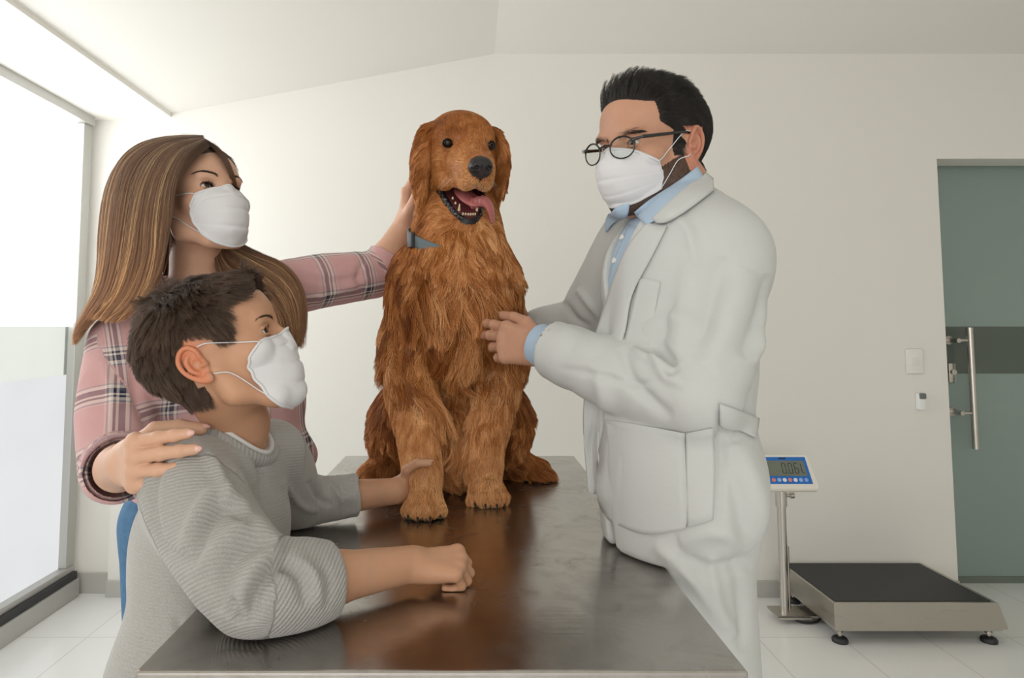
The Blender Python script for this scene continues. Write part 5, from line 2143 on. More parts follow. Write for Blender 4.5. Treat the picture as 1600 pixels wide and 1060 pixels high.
def build_woman():
    rng = np.random.RandomState(21)
    skin = np.array((.66, .40, .275))
    H = Frame((0, 0, 0), (.77, -.58, .27), (-.05, 0, 1), .95)
    H.o = P(323, 291, 1.265) - H.d((.0315, .080, 0)) * .95
    nb = P(306, 436, 1.375)
    SN, SF = P(190, 535, 1.300), P(436, 452, 1.470)
    hips = P(336, 800, 1.42)
    EN, WN = P(182, 735, 1.215), P(197, 724, .990)
    EF, WF = P(588, 430, 1.610), P(631, 352, 1.635)
    lat = nrm(SF - SN); up = nrm(nb - hips)
    fw = nrm(np.cross(lat, up)); fw = fw if fw[1] < 0 else -fw
    T = Frame((nb + hips) / 2, fw, up)
    zc = np.linalg.norm(nb - hips) / 2

    def trunk(B, o=0.0):
        B.fr = T
        B.ell((0, .0, -zc + .02), (.155 + o, .110 + o, .14), .03)
        B.ell((0, .005, -zc + .19), (.120 + o, .090 + o, .15), .05)
        B.ell((0, .0, -zc + .32), (.140 + o, .098 + o, .13), .05)
        for s in (-1, 1):
            B.ell((s * .062, .070, zc - .175), (.056 + o, .048 + o, .056), .04)
        B.ell((0, -.01, zc - .105), (.135 + o, .085 + o, .09), .05)
        B.fr = ID
        B.cone(SN, nb - up * .035, .042 + o, .042 + o, .05)
        B.cone(SF, nb - up * .035, .042 + o, .042 + o, .05)

    B = Body()
    trunk(B, -.006)
    B.box(((TX0 + TX1) / 2, (TY0 + TY1) / 2, TZ / 2), ((TX1 - TX0) / 2 + .012, (TY1 - TY0) / 2 + .012, TZ / 2 + .012), .003, .012, 's')
    B.chain([nb - up * .045, nb + np.array((.004, -.006, .03)), H.w((0, -.026, -.045))], [.052, .046, .050], .025)
    head_sdf(B, H, brow=.85, jaw=.92)
    B.chain([SN, EN], [.043, .038], .02)
    B.chain([EN, EN * .62 + WN * .38, WN], [.040, .037, .0265], .012)
    B.chain([SF, EF], [.043, .036], .02)
    B.chain([EF, EF * .6 + WF * .4, WF], [.038, .035, .0255], .012)
    HN = Frame(WN, nrm((.52, -.74, .14)), nrm((-.60, -.78, .02)))
    side = 1 if HN.R[:, 0][2] > 0 else -1
    tips = hand_sdf(B, HN, side, curls=[(42, 10, 6), (40, 12, 8), (39, 14, 8), (38, 18, 10)], spread=(4, 1, -3, -8),
                    thumb=['w', (.7, -.1, .55), (.9, .15, .10), (.9, .2, -.15)], sc=1.0, lens=(.074, .083, .076, .060))
    HFr = Frame(WF, nrm((.16, -.10, 1)), nrm((-1, .15, .1)))
    tipsF = hand_sdf(B, HFr, 1 if HFr.R[:, 0][1] < 0 else -1, curls=[(22, 20, 10)] * 4, sc=.92)
    for sx in (-.085, .085):
        h0 = T.w((sx, 0, -zc)); kn = np.array((h0[0], h0[1], .47)); an = np.array((h0[0], h0[1] + .02, .08))
        B.chain([h0, kn, an], [.080, .052, .038], .02)
    hz = H.o[2] - .212
    V, Q = blocks(B, [(*around(H.o + (0, 0, -.03), (.14, .15, .182)), .0018),
                      (*around(HN.w((0, .07, 0)), (.13, .11, .10)), .0016),
                      (np.array((-.32, 1.45, 1.37)), np.array((.02, 1.80, 1.75)), .0028),
                      (np.array((-.9, .9, .02)), np.array((-.1, 1.75, hz + .02)), .007)], 2)
    hl = H.l(V)
    C = np.tile(skin, (len(V), 1))
    hd_ = np.linalg.norm(hl, axis=1) < .18
    ear = hd_ & (np.abs(hl[:, 0]) > np.where(hl[:, 2] < .010, .0745, .079)) & (hl[:, 1] < .008) & (hl[:, 1] > -.05) & (np.abs(hl[:, 2] + .01) < .04)
    scal = hd_ & ~ear & ((hl[:, 2] > .078 - .25 * np.abs(hl[:, 0])) | ((hl[:, 1] < .030) & (hl[:, 2] > .015)) | ((hl[:, 1] < -.025) & (hl[:, 2] > -.06)))
    scal &= ~((hl[:, 1] > .05) & (hl[:, 2] < .072 - .3 * np.abs(hl[:, 0])))
    cheek = np.exp(-((np.abs(hl[:, 0]) - .045) / .018) ** 2 - ((hl[:, 1] - .07) / .03) ** 2 - ((hl[:, 2] + .025) / .016) ** 2) * hd_
    C = C + cheek[:, None] * np.array((.06, -.05, -.05))
    C[scal] = (.080, .050, .034)
    # eyeliner and lids
    for s in (-1, 1):
        e = np.array((s * .0315, .084, .001))
        q = (hl - e) / np.array((.0155, .02, .0085))
        dd = np.sqrt((q ** 2).sum(1))
        m = hd_ & (dd < 1)
        C[m] = C[m] * .45 + np.array((.16, .07, .055)) * .55
        q = (hl - e - np.array((0, 0, -.0002))) / np.array((.0135, .02, .0058))
        m = hd_ & (np.sqrt((q ** 2).sum(1)) < 1)
        C[m] = (.03, .018, .015)
    me = mesh_np('person', V, Q, vcol_mat('woman_skin', .48, .35, .14))
    set_col(me, C)
    tag(me, 'woman with long highlighted hair in a pink plaid shirt and face mask', 'person')
    fingernails(tips, me, (.74, .45, .40), .2, 1.25)
    eyes(H, me, (.055, .028, .014), look=nrm((.08, 1, .12)))

    mo, G = face_mask(H, me, [(.102, -.010), (.117, -.028), (.124, -.048), (.122, -.074), (.112, -.104), (.086, -.127)],
              [(.0565, .076, -.022), (.0610, .062, -.042), (.0590, .058, -.066), (.0500, .066, -.098)], MASK, 3, .0036, bvh=bvh_of(V, Q))
    ear_loops(H, G, mo, bvh_of(V, Q), [(.0775, -.002, .006), (.0785, -.016, .006)], [(.074, .004, -.038), (.0765, -.010, -.038)])
    # earring
    T_ = Body(); T_.fr = H
    for k in range(6):
        a_ = k * math.pi / 3
        T_.ell((.0865, -.014 + .0042 * math.cos(a_), -.043 + .0042 * math.sin(a_)), (.0026, .0026, .0026), .001)
    T_.ell((.0875, -.014, -.043), (.003, .003, .003), .001)
    v, q = T_.mesh(.0009)
    mesh_np('earring', v, q, NT('gold_crystal', (.85, .70, .52), .12, metal=.9).m, me)

    # brows and lashes
    hb = m_hair('dark_brow_hair', .4)
    Bs = brow_hair(H, bvh_of(V, Q), 420, rng, .012, .037, .0185, .0075, .0013, .0062, 46)
    hair_object('eyebrows', Bs, .00017, hb, me, np.tile((.025, .015, .010), (len(Bs), 1)))
    # ---- long hair
    hm = m_hair('highlighted_hair', .38, spec=.45, tip=(3.4, 2.9, 2.2))
    allS, allC, allR = [], [], []
    def sheet(gs, n, thick, tone, clumps=60, light=.14, wave=.0035, clump=.55, **kw):
        G = [[P(*p) for p in g] for g in gs]
        S, u = sheet_hair(G, n, 14, rng, thick=thick, clumps=clumps, clump=clump, wave=wave, wf=1.6, jitter=.0009, **kw)
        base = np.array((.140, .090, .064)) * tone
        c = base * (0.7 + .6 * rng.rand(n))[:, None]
        hi = (vnoise(np.column_stack([u * 22, u * 0, u * 0 + tone]), 1.0, 2) * .5 + rng.rand(n) * .5) > (.62 - light)
        c[hi] = np.array((.36, .28, .19)) * (0.7 + .5 * rng.rand(hi.sum()))[:, None] * (.5 + .5 * tone)
        allS.append(S); allC.append(c); allR.append(np.full(n, .00026))
    # inner layers behind the neck, shadow there put in as darker strands
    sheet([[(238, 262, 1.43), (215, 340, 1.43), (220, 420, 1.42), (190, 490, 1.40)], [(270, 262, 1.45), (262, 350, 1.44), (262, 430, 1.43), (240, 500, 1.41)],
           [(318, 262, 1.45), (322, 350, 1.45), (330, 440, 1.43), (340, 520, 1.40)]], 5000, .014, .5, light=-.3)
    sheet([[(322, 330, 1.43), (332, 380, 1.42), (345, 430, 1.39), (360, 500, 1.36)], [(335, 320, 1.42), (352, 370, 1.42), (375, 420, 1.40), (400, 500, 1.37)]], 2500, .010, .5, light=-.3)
    # far side falling over her shoulder
    sheet([[(338, 300, 1.42), (346, 366, 1.42), (398, 398, 1.40), (448, 418, 1.38), (472, 465, 1.37), (474, 545, 1.35)],
           [(336, 320, 1.40), (343, 385, 1.38), (384, 414, 1.36), (430, 438, 1.345), (455, 480, 1.33), (460, 548, 1.33)],
           [(332, 330, 1.39), (340, 398, 1.36), (368, 436, 1.33), (405, 462, 1.31), (432, 500, 1.30), (440, 560, 1.30)],
           [(328, 340, 1.38), (334, 405, 1.35), (352, 450, 1.32), (380, 485, 1.30), (400, 520, 1.29), (405, 565, 1.29)]], 8500, .012, .95, clumps=70, wave=.005, light=.10)
    # side by the far temple
    sheet([[(322, 221, 1.30), (346, 240, 1.275), (360, 268, 1.285), (366, 292, 1.31), (368, 340, 1.37), (360, 390, 1.40)],
           [(316, 219, 1.33), (340, 234, 1.31), (356, 262, 1.32), (364, 292, 1.34), (366, 340, 1.39), (360, 400, 1.41)]], 2200, .005, .8, light=0.0)
    # back of the crown
    sheet([[(318, 220, 1.30), (262, 222, 1.36), (210, 240, 1.39), (176, 290, 1.38), (164, 360, 1.35), (160, 430, 1.33), (146, 480, 1.30), (118, 512, 1.28)],
           [(318, 220, 1.29), (258, 224, 1.32), (206, 246, 1.33), (182, 300, 1.31), (172, 370, 1.29), (164, 440, 1.27), (140, 488, 1.25), (114, 540, 1.24)],
           [(319, 221, 1.28), (256, 230, 1.275), (214, 262, 1.265), (196, 320, 1.25), (186, 390, 1.24), (172, 450, 1.23), (146, 492, 1.22), (118, 518, 1.22)]], 9000, .014, .95, clumps=70, wave=.004)
    # near curtain over the ear
    sheet([[(319, 221, 1.285), (250, 228, 1.285), (205, 262, 1.27), (190, 330, 1.25), (180, 400, 1.235), (166, 460, 1.225), (132, 500, 1.21)],
           [(319, 221, 1.275), (262, 236, 1.25), (228, 280, 1.232), (212, 340, 1.222), (202, 405, 1.215), (184, 460, 1.21), (150, 500, 1.20)],
           [(321, 222, 1.268), (272, 240, 1.238), (246, 290, 1.218), (234, 350, 1.210), (228, 410, 1.205), (206, 468, 1.20), (168, 505, 1.19)],
           [(323, 223, 1.262), (284, 246, 1.228), (262, 292, 1.212), (252, 350, 1.206), (246, 405, 1.205), (228, 462, 1.20), (192, 500, 1.19)],
           [(325, 224, 1.258), (298, 246, 1.226), (278, 284, 1.216), (266, 330, 1.214), (258, 385, 1.212), (246, 440, 1.205), (205, 486, 1.19)]], 11000, .011, 1.0, clumps=90, wave=.0035)
    S = np.concatenate(allS); C_ = np.concatenate(allC)
    # a few loose flyaways
    k = rng.choice(len(S), 260, replace=False)
    F_ = S[k] + np.cumsum(rng.randn(260, 14, 3), 1) * .0020
    S = np.concatenate([S, F_]); C_ = np.concatenate([C_, C_[k]])
    hair_object('hair', S, np.concatenate([np.concatenate(allR), np.full(260, .00014)]), hm, me, np.clip(C_, .01, .6), taper=.45)
    # scalp layer so no skin shows at the parting
    A = [(H.w(c), nrm(H.d(d)), .03, .12, .5, .3) for c, d in (((.02, .06, .09), (.8, -.6, 0)), ((-.02, .06, .09), (-.8, -.4, 0)), ((.06, .0, .08), (.5, -.6, -.8)), ((-.06, .0, .08), (-.5, -.6, -.8)), ((0, -.08, .06), (0, -.5, -1)), ((.07, .01, .03), (.1, -.6, -1)), ((-.07, .01, .03), (-.1, -.6, -1)))]
    w = np.zeros(len(Q)); w[scal[Q[:, 0]]] = 1
    S2, p, L, lk, tn = grow_fur(V, Q, A, 9000, rng, w, K=6, levels=((16, .5, .8),), wave=.02, droop=.1, swirl=.3)
    hair_object('scalp_hair', S2, .00026, hm, me, np.array((.07, .044, .030)) * (.7 + .6 * tn), taper=.5)

    # ---- plaid shirt
    pm = m_plaid()
    G = Body()
    trunk(G, .010)
    G.ell(P(418, 630, 1.40), (.075, .07, .13), .05)
    G.ell(P(432, 712, 1.40), (.080, .07, .055), .04)
    G.fr = T
    G.ell((0, .02, zc + .03), (.058, .075, .075), .012, 's')       # neckline
    def vee(X):
        q = ((X - T.o.astype(np.float32)) @ T.R.astype(np.float32))
        return np.maximum(np.maximum(np.abs(q[..., 0]) - .30 * np.clip(q[..., 2] - (zc - .16), -.05, .3), .0 - q[..., 1]), (zc - .16) - q[..., 2])
    G.fr = ID
    G.fn(vee, T.o - .5, T.o + .5, .004, 's')
    m1 = SN * .5 + EN * .5 + np.array((-.006, 0, 0))
    G.chain([SN + (0, 0, -.004), m1, EN], [.058, .056, .055], .025, n=7)
    dn = nrm(WN - EN)
    G.chain([EN, EN + dn * .045], [.055, .054], .02)
    m2 = SF * .5 + EF * .5
    df = nrm(WF - EF)
    G.chain([SF + (0, 0, -.004), m2 + np.array((0, 0, .004)), EF], [.055, .052, .046], .025, n=7)
    G.chain([EF, EF + df * .030], [.046, .044], .02)
    G.box(((TX0 + TX1) / 2, (TY0 + TY1) / 2, TZ / 2), ((TX1 - TX0) / 2 + .004, (TY1 - TY0) / 2 + .004, TZ / 2 + .006), .003, .01, 's')
    for E_, d, r in ((EN, dn, .055), (EF, df, .044)):
        k_ = .075 if r > .05 else .055
        G.box(E_ + d * (k_ + .05), (.09, .05, .09), .002, .003, 's', fwd=d)
        G.cone(E_ + d * (k_ - .03), E_ + d * (k_ + .04), r - .010, r - .007, .002, 's')
    G.fn(lambda X: .86 - X[..., 2], (-1.5, .3, .3), (1.5, 2, 2), .004, 'i')
    v, q = G.mesh(.0042, relax=3)
    n_ = vnormals(v, q)
    v0 = v.copy()
    v = add_wrinkles(v, n_, .0035, 11, (1, 1, .7), 12)
    n_ = vnormals(v, q)
    v = px_folds(v, n_, [([(160, 560), (175, 620), (170, 690)], .012, .006), ([(205, 560), (215, 630), (240, 680)], .012, -.006), ([(150, 690), (180, 700), (215, 690)], .008, .006), ([(155, 720), (190, 735), (225, 720)], .008, -.005),
                         ([(470, 430), (520, 440), (590, 425)], .008, -.004), ([(480, 470), (530, 455), (575, 440)], .008, .005), ([(570, 400), (560, 440), (585, 470)], .008, -.005), ([(500, 420), (505, 450), (495, 480)], .006, .004),
                         ([(430, 600), (450, 660), (490, 700)], .012, .006), ([(420, 640), (440, 700), (470, 730)], .010, -.006)])
    bones = [(nb, hips, .14, 0, lat), (SN, EN, .045, .02, fw), (EN, WN, .045, .30, fw), (SF, EF, .045, .05, up), (EF, WF, .045, .33, up)]
    v = smooth_verts(v, q, 2)
    so = mesh_np('plaid_shirt', v, q, pm, me)
    uv, wh = limb_uv(v0, bones)
    tl = T.l(v0)
    m = wh == 0
    uv[m] = np.stack([tl[m, 2] + .03, tl[m, 0] * 1.15, tl[m, 0] * 0], 1)
    set_vec(so, uv, 'cloth')
    ring_cuff('rolled_cuff', EN + dn * .030, dn, .0585, .057, .045, .006, pm, so, noise_amp=.003, uv=[(EN, WN, .05, .05, fw)])
    ring_cuff('rolled_cuff', EF + df * .012, df, .0485, .046, .045, .006, pm, so, noise_amp=.003, uv=[(EF, WF, .05, .05, up)])
    # pale pink top in the neckline and the shirt collar
    I_ = Body(); trunk(I_, .002)
    I_.fr = T
    I_.ell((0, .045, zc + .045), (.060, .095, .100), .01, 's')
    I_.fr = ID
    vi, qi = I_.mesh(.006)
    mesh_np('pink_top', vi, qi, NT('pale_pink_jersey', (.62, .38, .40), .8).m, me)
    ab = bvh_of(*join([(V, Q), (v, q)]))
    patch('shirt_collar', ab, [[(252, 430), (262, 446), (275, 462), (285, 490)], [(236, 452), (246, 470), (256, 486), (268, 510)]], .004, .003, pm, so, 5, 2, .004)

    # ---- jeans and shoes
    jm = NT('blue_denim', (.075, .17, .30), .85, spec=.2)
    nj = jm.noise(90, 4, .6)
    jm.base(jm.mix(nj, (.055, .13, .25), (.12, .25, .40)))
    jm.bump(jm.noise(700, 2, .5), .3, .0006)
    J = Body()
    J.fr = T
    J.ell((0, .0, -zc + .0), (.166, .122, .13), .03)
    J.fr = ID
    for sx in (-.085, .085):
        h0 = T.w((sx, 0, -zc)); kn = np.array((h0[0], h0[1], .47)); an = np.array((h0[0], h0[1] + .02, .075))
        J.chain([h0, kn, an], [.094, .064, .048], .03)
        shoe('shoe', an[0] + .02, an[1] - .03, -62, m_black, me)
    J.box(((TX0 + TX1) / 2, (TY0 + TY1) / 2, TZ / 2), ((TX1 - TX0) / 2 + .004, (TY1 - TY0) / 2 + .004, TZ / 2 + .004), .003, .012, 's')
    J.fn(lambda X: .065 - X[..., 2], (-1.5, .3, -.3), (1.5, 2, 2), .004, 'i')
    v, q = J.mesh(.007)
    mesh_np('jeans', v, q, jm.m, me)
    return me


WOMAN = build_woman()

# ------------------------------------------------------------------ the boy
def m_knit():
    t = NT('grey_rib_knit', (.36, .355, .34), .95, spec=.08, sheen=.35)
    c = t.attr('cloth', 'Vector')
    sp = t.n('ShaderNodeSeparateXYZ', ins={0: c})
    w = t.math('SINE', t.math('MULTIPLY', sp.outputs[0], 6.2832 / .0048))
    m = t.noise(900, 3, .6)
    speck = t.maprange(t.noise(1100, 3, .7), .35, .65, 0, 1)
    col = t.mix(speck, (.31, .305, .29), (.52, .515, .495))
    amt = sp.outputs[2]
    t.base(t.mix(t.math('MULTIPLY', t.maprange(w, -1, 1, .22, 0), amt), col, (.16, .155, .145)))
    h = t.math('ADD', t.math('MULTIPLY', t.math('MULTIPLY', w, .55), amt), t.math('MULTIPLY', m, .35))
    t.bump(h, .75, .0012)
    return t.m


def build_boy():
    rng = np.random.RandomState(31)
    skin = np.array((.56, .31, .19))
    sc = .905
    H = Frame((0, 0, 0), (.90, .06, .38), (-.3, 0, 1), sc)
    H.o = P(414, 518, .985) - H.d((.0315, .080, 0)) * sc
    nb = P(366, 688, 1.060)
    SN, SF = P(292, 752, .955), P(424, 706, 1.165)
    hips = P(304, 1040, 1.03)
    EN, WN = P(404, 924, .845), P(641, 882, .975)
    EF, WF = P(462, 786, 1.275), P(620, 767, 1.350)
    lat = nrm(SF - SN); up = nrm(nb - hips)
    fw = nrm(np.cross(lat, up)); fw = fw if fw[0] > 0 else -fw
    T = Frame((nb + hips) / 2, fw, up)
    zc = np.linalg.norm(nb - hips) / 2

    def trunk(B, o=0.0):
        B.fr = T
        B.ell((0, .0, -zc + .02), (.125 + o, .082 + o, .12), .03)
        B.ell((0, .0, -zc + .15), (.115 + o, .078 + o, .12), .05)
        B.ell((0, -.005, zc - .125), (.118 + o, .080 + o, .10), .05)
        B.fr = ID
        B.cone(SN, nb - up * .035, .038 + o, .040 + o, .04)
        B.cone(SF, nb - up * .035, .038 + o, .040 + o, .04)
    B = Body()
    trunk(B, -.004)
    B.chain([nb - up * .04, nb + np.array((.006, 0, .025)), H.w((0, -.030, -.045))], [.046, .043, .050], .02)
    head_sdf(B, H, ear_out=(1, 1), brow=.7, nose=.92, back=.010)
    B.chain([SN, EN], [.036, .032], .02)
    B.chain([EN, EN * .55 + WN * .45, WN], [.034, .033, .0245], .012)
    B.chain([SF, EF], [.036, .032], .02)
    B.chain([EF, EF * .55 + WF * .45, WF], [.034, .032, .024], .012)
    HN = Frame(WN, nrm((1, .16, -.04)), nrm((.02, -.42, .90)))
    sd = 1 if HN.R[:, 0][1] > 0 else -1
    tips = hand_sdf(B, HN, sd, curls=[(58, 78, 45), (62, 80, 45), (64, 82, 45), (66, 82, 45)], spread=(3, 1, -2, -4), thumb=[(.55, .70, -.45), (.0, .85, -.55), (-.55, .70, -.45)], sc=.80)
    # left hand closed round the dog's foreleg
    kn_ = P(646, 752, 1.425)
    HFr = Frame(WF, nrm(kn_ - WF), nrm((-.75, .45, .15)))
    s2 = 1 if HFr.R[:, 0][2] > 0 else -1
    tipsF = hand_sdf(B, HFr, s2, curls=[(52, 60, 25), (55, 62, 25), (55, 62, 30), (55, 62, 30)], spread=(5, 1, -4, -8), thumb=['w', (.25, -.55, .75), (.80, -.35, .55), (.98, .10, -.02)], sc=.80)
    for sx in (-.062, .062):
        h0 = T.w((sx, 0, -zc)); kn = np.array((h0[0], h0[1], .38)); an = np.array((h0[0], h0[1], .07))
        B.chain([h0, kn, an], [.062, .044, .032], .02)
    hz = H.o[2] - .150
    V, Q = blocks(B, [(*around(H.w((0, .005, 0)), (.14, .14, .150)), .0016),
                      (*around(HN.w((0, .045, 0)), (.095, .085, .075)), .0015),
                      (*around(HFr.w((0, .045, 0)), (.085, .085, .08)), .0017),
                      (np.array((-.8, .6, .02)), np.array((.0, 1.5, hz + .02)), .006)], 2)
    lim = (V[:, 0] > TX0) & (V[:, 2] < TZ + .03) & (V[:, 2] > TZ - .06)
    V[lim, 2] = np.maximum(V[lim, 2], TZ + .001)
    hl = H.l(V)
    C = np.tile(skin, (len(V), 1))
    hd_ = np.linalg.norm(hl, axis=1) < .19
    ear = hd_ & (np.abs(hl[:, 0]) > np.where(hl[:, 2] < .012, .0740, .0785)) & (hl[:, 1] < .012) & (hl[:, 1] > -.055) & (hl[:, 2] < .030) & (hl[:, 2] > -.06)
    scal = hd_ & ~ear & ((hl[:, 2] > .066 + .006 * np.cos(hl[:, 0] * 50)) | ((hl[:, 1] < .040) & (hl[:, 2] > .006 + .3 * np.abs(hl[:, 1] - .02))) | ((hl[:, 1] < -.030) & (hl[:, 2] > -.062 - .3 * np.clip(hl[:, 1] + .06, -.05, .05))))
    scal &= ~((hl[:, 1] > .045) & (hl[:, 2] < .068 - .12 * np.abs(hl[:, 0])))
    scal &= ~((hl[:, 1] > -.042) & (hl[:, 1] < .012) & (hl[:, 2] > -.046) & (hl[:, 2] < .014) & (np.abs(hl[:, 0]) > .055))
    C[scal] = (.035, .022, .017)
    C[ear & (np.abs(hl[:, 0]) > .078) & (hl[:, 1] < -.012)] = (.62, .24, .13)
    C[ear & (np.abs(hl[:, 0]) > .079) & (hl[:, 1] >= -.012) & (hl[:, 1] < .006)] = (.54, .25, .15)
    me = mesh_np('person', V, Q, vcol_mat('boy_skin', .48, .35, .14))
    set_col(me, C)
    tag(me, 'boy in a grey knit sweater and face mask leaning on the steel table', 'person')
    fingernails(tipsF[4:], me, (.66, .38, .32))
    eyes(H, me, (.035, .018, .010), look=nrm((.22, 1, .08)))
    mo, G = face_mask(H, me, [(.098, -.013), (.106, -.028), (.108, -.050), (.107, -.076), (.098, -.104), (.070, -.126)],
              [(.058, .070, -.018), (.062, .050, -.034), (.061, .045, -.058), (.052, .052, -.096)], MASK, 3, .0030, bvh=bvh_of(V, Q))
    ear_loops(H, G, mo, bvh_of(V, Q), [(.0775, .004, .012), (.0785, -.012, .013)], [(.069, .016, -.044), (.0765, -.006, -.034)])

    hm = m_hair('dark_brown_hair', .36, spec=.5, tip=(1.7, 1.6, 1.5))
    A = []
    def a(c, d, L, lift, cl=.5, both=True):
        for s in ((-1, 1) if both else (1,)):
            A.append((H.w((s * c[0], c[1], c[2])), nrm(H.d((s * d[0], d[1], d[2]))), L, lift, .5, cl))
    a((0, .082, .075), (.3, .5, .5), .030, .9, .7, both=False)
    a((.030, .075, .075), (.2, .4, .5), .030, .8, .7)
    a((0, .055, .105), (.2, .8, .3), .034, .55, .6, both=False)
    a((.035, .040, .105), (.3, .9, .1), .032, .45, .6)
    a((0, .0, .118), (.2, 1, 0), .034, .4, .6, both=False)
    a((.04, -.01, .105), (.8, .6, -.3), .042, .35, .6)
    a((0, -.055, .098), (0, -.1, .2), .030, .6, .6, both=False)
    a((.045, -.07, .070), (.5, -.4, -.9), .046, .35, .6)
    a((.060, .050, .060), (.3, .9, -.5), .022, .35, .4)
    a((.072, .015, .045), (.1, .5, -1), .036, .25, .4)
    a((.076, .012, .005), (0, .3, -1), .014, .2, .2)
    a((.078, -.02, .030), (.05, .4, -1), .010, .15, .3)
    a((.076, .010, .022), (.05, .3, -1), .010, .15, .3)
    a((.074, -.055, .008), (.02, -.1, -1), .014, .15, .4)
    a((.066, -.062, -.030), (.02, -.1, -1), .018, .15, .4)
    a((.070, -.06, .050), (.1, -.1, -1), .036, .22, .6)
    a((.060, -.085, .000), (.1, .15, -1), .042, .2, .6)
    a((.0, -.11, .03), (0, -.3, -1), .030, .3, .5, both=False)
    a((.050, -.08, -.04), (.1, .3, -1), .022, .25, .4)
    a((.0, -.09, -.04), (0, .1, -1), .024, .25, .4, both=False)
    w = np.zeros(len(Q)); w[scal[Q[:, 0]]] = 1
    S, p, L, lk, tn = grow_fur(V, Q, A, 56000, rng, w, K=10, levels=((30, .8, .6), (200, .5, 1.2)), wave=.06, droop=.06, swirl=.35)
    col = np.array((.040, .027, .020)) + tn * np.array((.075, .052, .038))
    hair_object('hair', S, .00018, hm, me, col, taper=.4)
    Bs = brow_hair(H, bvh_of(V, Q), 300, rng, .014, .032, .0165, .006, .0012, .0055, 40)
    hair_object('eyebrows', Bs, .00013, hm, me, np.tile((.04, .024, .016), (len(Bs), 1)))
    # ---- sweater
    km = m_knit()
    G = Body()
    trunk(G, .013)
    G.fr = T
    G.ell((0, .0, -zc - .03), (.135, .092, .12), .04)
    G.ell((0, .012, zc + .028), (.055, .058, .046), .010, 's')
    G.fr = ID
    mN = SN * .5 + EN * .5 + np.array((-.004, 0, -.006))
    G.chain([SN + (0, 0, -.004), mN, EN], [.054, .053, .050], .028, n=7)
    dN = nrm(WN - EN)
    CN = EN + dN * .096
    G.chain([EN, EN * .5 + CN * .5 + np.array((0, 0, -.004)), CN], [.050, .049, .042], .02, n=6)
    mF = SF * .5 + EF * .5
    dF = nrm(WF - EF)
    CF = EF + dF * .105
    G.chain([SF, mF, EF], [.050, .048, .045], .025, n=6)
    G.chain([EF, CF], [.045, .037], .02)
    for c_, d, r in ((CN, dN, .042), (CF, dF, .037)):
        G.box(c_ + d * .05, (.09, .05, .09), .002, .003, 's', fwd=d)
        G.cone(c_ - d * .03, c_ + d * .04, r - .008, r - .006, .002, 's')
    G.box(((TX0 + TX1) / 2, (TY0 + TY1) / 2, TZ / 2), ((TX1 - TX0) / 2 + .002, (TY1 - TY0) / 2 + .004, TZ / 2 + .002), .002, .006, 's')
    G.fn(lambda X: .60 - X[..., 2], (-1.5, .3, .3), (1.5, 2, 2), .004, 'i')
    v, q = G.mesh(.0036, relax=3)
    n_ = vnormals(v, q)
    v0 = v.copy()
    v = add_wrinkles(v, n_, .0024, 12, (1, 1, .7), 22)
    n_ = vnormals(v, q)
    v = px_folds(v, n_, [
        # armhole seam and the big folds of the pushed-up sleeve
        ([(262, 700), (238, 770), (250, 850), (300, 880)], .007, -.006),
        ([(300, 690), (330, 720), (350, 760), (355, 790)], .008, .006),
        ([(285, 870), (310, 800), (345, 770), (395, 800)], .010, .007),
        ([(300, 880), (325, 820), (360, 795), (400, 825)], .008, -.008),
        ([(310, 900), (345, 850), (400, 820), (440, 860)], .010, .006),
        ([(345, 960), (350, 900), (380, 860), (430, 845)], .010, -.008),
        ([(370, 970), (385, 910), (420, 870), (450, 865)], .010, .008),
        ([(355, 965), (362, 940), (372, 960), (366, 975)], .006, -.010),
        ([(390, 975), (400, 930), (430, 890), (460, 880)], .008, -.008),
        ([(440, 860), (452, 885), (470, 905), (480, 950)], .008, -.007),
        ([(460, 870), (490, 900), (500, 950)], .008, .005),
        ([(500, 880), (515, 910), (510, 950)], .006, -.003),
        ([(275, 960), (285, 1000), (280, 1050)], .006, -.003),
        ([(440, 750), (470, 790), (500, 800)], .007, .005),
        ([(480, 750), (500, 780), (520, 790)], .006, -.005),
        ([(510, 745), (525, 770), (540, 790)], .006, .005),
        ([(395, 690), (410, 740), (412, 800)], .007, -.005),
    ], 1.6)
    v[:, 2] = np.where((v[:, 0] > TX0) & (v[:, 2] < TZ + .02) & (v[:, 2] > TZ - .03), np.maximum(v[:, 2], TZ + .0012), v[:, 2])
    v = smooth_verts(v, q, 3)
    so = mesh_np('sweater', v, q, km, me)
    bones = [(nb, hips, .12, 0, lat), (SN, EN, .05, .02, fw), (EN, WN, .05, .30, fw), (SF, EF, .05, .05, up), (EF, WF, .05, .33, up)]
    uv, wh = limb_uv(v0, bones)
    tl = T.l(v0)
    m = wh == 0
    uv[m] = np.stack([tl[m, 2], tl[m, 0], 0 * tl[m, 0] + .35], 1)
    for k in (1, 2):
        m = wh == k
        uv[m] = np.stack([uv[m, 0] * .80 + uv[m, 1] * .60, uv[m, 1], 0 * uv[m, 0] + 1], 1)
    m = wh > 2
    uv[m, 2] = .25
    set_vec(so, uv, 'cloth')
    ring_cuff('rolled_sleeve', CF - dF * .030, dF, .042, .0405, .040, .005, km, so, noise_amp=.004, uv=[(EF, WF, .05, .05, up)])
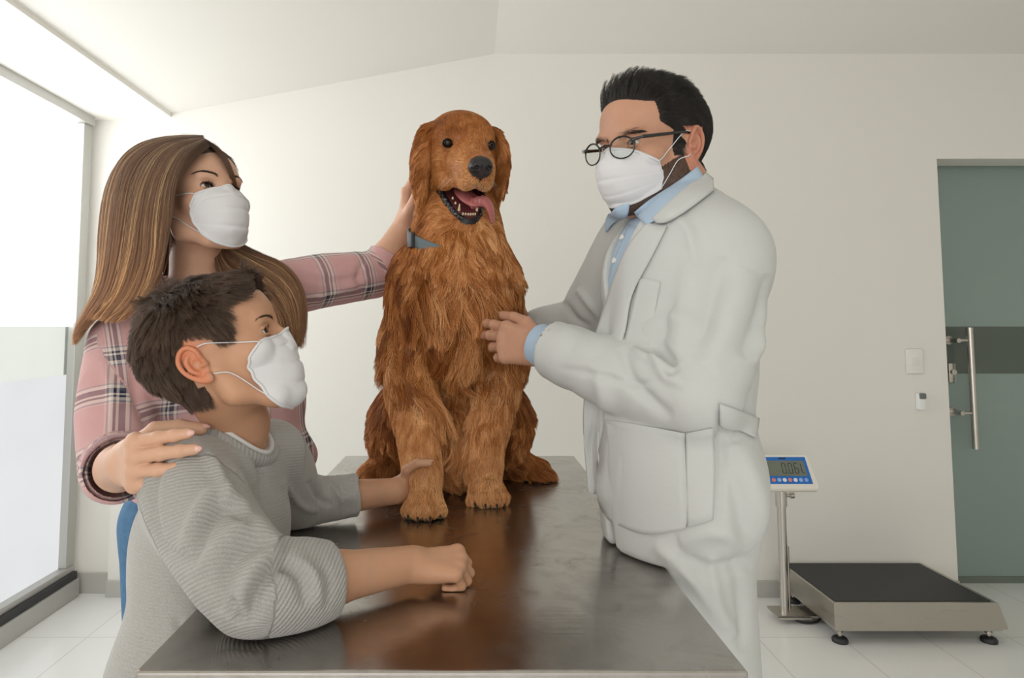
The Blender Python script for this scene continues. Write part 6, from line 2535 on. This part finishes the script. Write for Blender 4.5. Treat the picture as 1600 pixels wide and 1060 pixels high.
    # neckband and the white tee inside it
    def neck_ring(name, rx, ry, z, r, mat, par, tilt=0, bone=True):
        pts = [T.w((rx * math.cos(t_), .006 + ry * math.sin(t_), z + tilt * math.sin(t_) + .017 * math.cos(t_) ** 2)) for t_ in np.linspace(0, 2 * math.pi, 25)]
        o = tube(name, pts, r, mat, par, n=90, seg=12, flat=2.0)
        vv = np.array([x.co[:] for x in o.data.vertices])
        if bone:
            L_ = T.l(vv)
            set_vec(o, np.stack([np.arctan2(L_[:, 1], L_[:, 0]) * .05, L_[:, 2], 0 * L_[:, 0] + 1], 1), 'cloth')
        return o
    neck_ring('neckband', .058, .056, zc - .011, .0062, km, so, -.014)
    neck_ring('tee_shirt_neckline', .0515, .050, zc - .002, .0042, NT('white_jersey', (.72, .72, .71), .8).m, me, -.012, False)
    # trousers and shoes
    J = Body()
    J.fr = T
    J.ell((0, .0, -zc - .02), (.128, .088, .10), .03)
    J.fr = ID
    for sx in (-.062, .062):
        h0 = T.w((sx, 0, -zc)); kn = np.array((h0[0], h0[1], .38)); an = np.array((h0[0], h0[1], .07))
        J.chain([h0, kn, an], [.072, .054, .042], .03)
        shoe('shoe', an[0] + .02, an[1], 0, m_black, me)
    J.fn(lambda X: .06 - X[..., 2], (-1.5, .3, -.3), (1.5, 2, 2), .004, 'i')
    v, q = J.mesh(.007)
    mesh_np('trousers', v, q, NT('dark_trousers', (.05, .055, .07), .85).m, me)
    return me


BOY = build_boy()

# the vet's trousers and shoes
def vet_legs():
    J = Body()
    for h0, kn, an in MAN['legs']:
        J.chain([h0, kn, an], [.085, .066, .052], .03)
        shoe('shoe', an[0] - .03, an[1], 185, m_black, MAN['me'])
    J.fn(lambda X: np.maximum(.065 - X[..., 2], X[..., 2] - .60), (-1.5, .3, -.3), (1.5, 2, 2), .004, 'i')
    J.box(((TX0 + TX1) / 2, (TY0 + TY1) / 2, TZ / 2), ((TX1 - TX0) / 2 + .004, (TY1 - TY0) / 2 + .004, TZ / 2 + .004), .003, .012, 's')
    v, q = J.mesh(.007)
    mesh_np('trousers', v, q, NT('navy_trousers', (.03, .035, .05), .85).m, MAN['me'])


vet_legs()
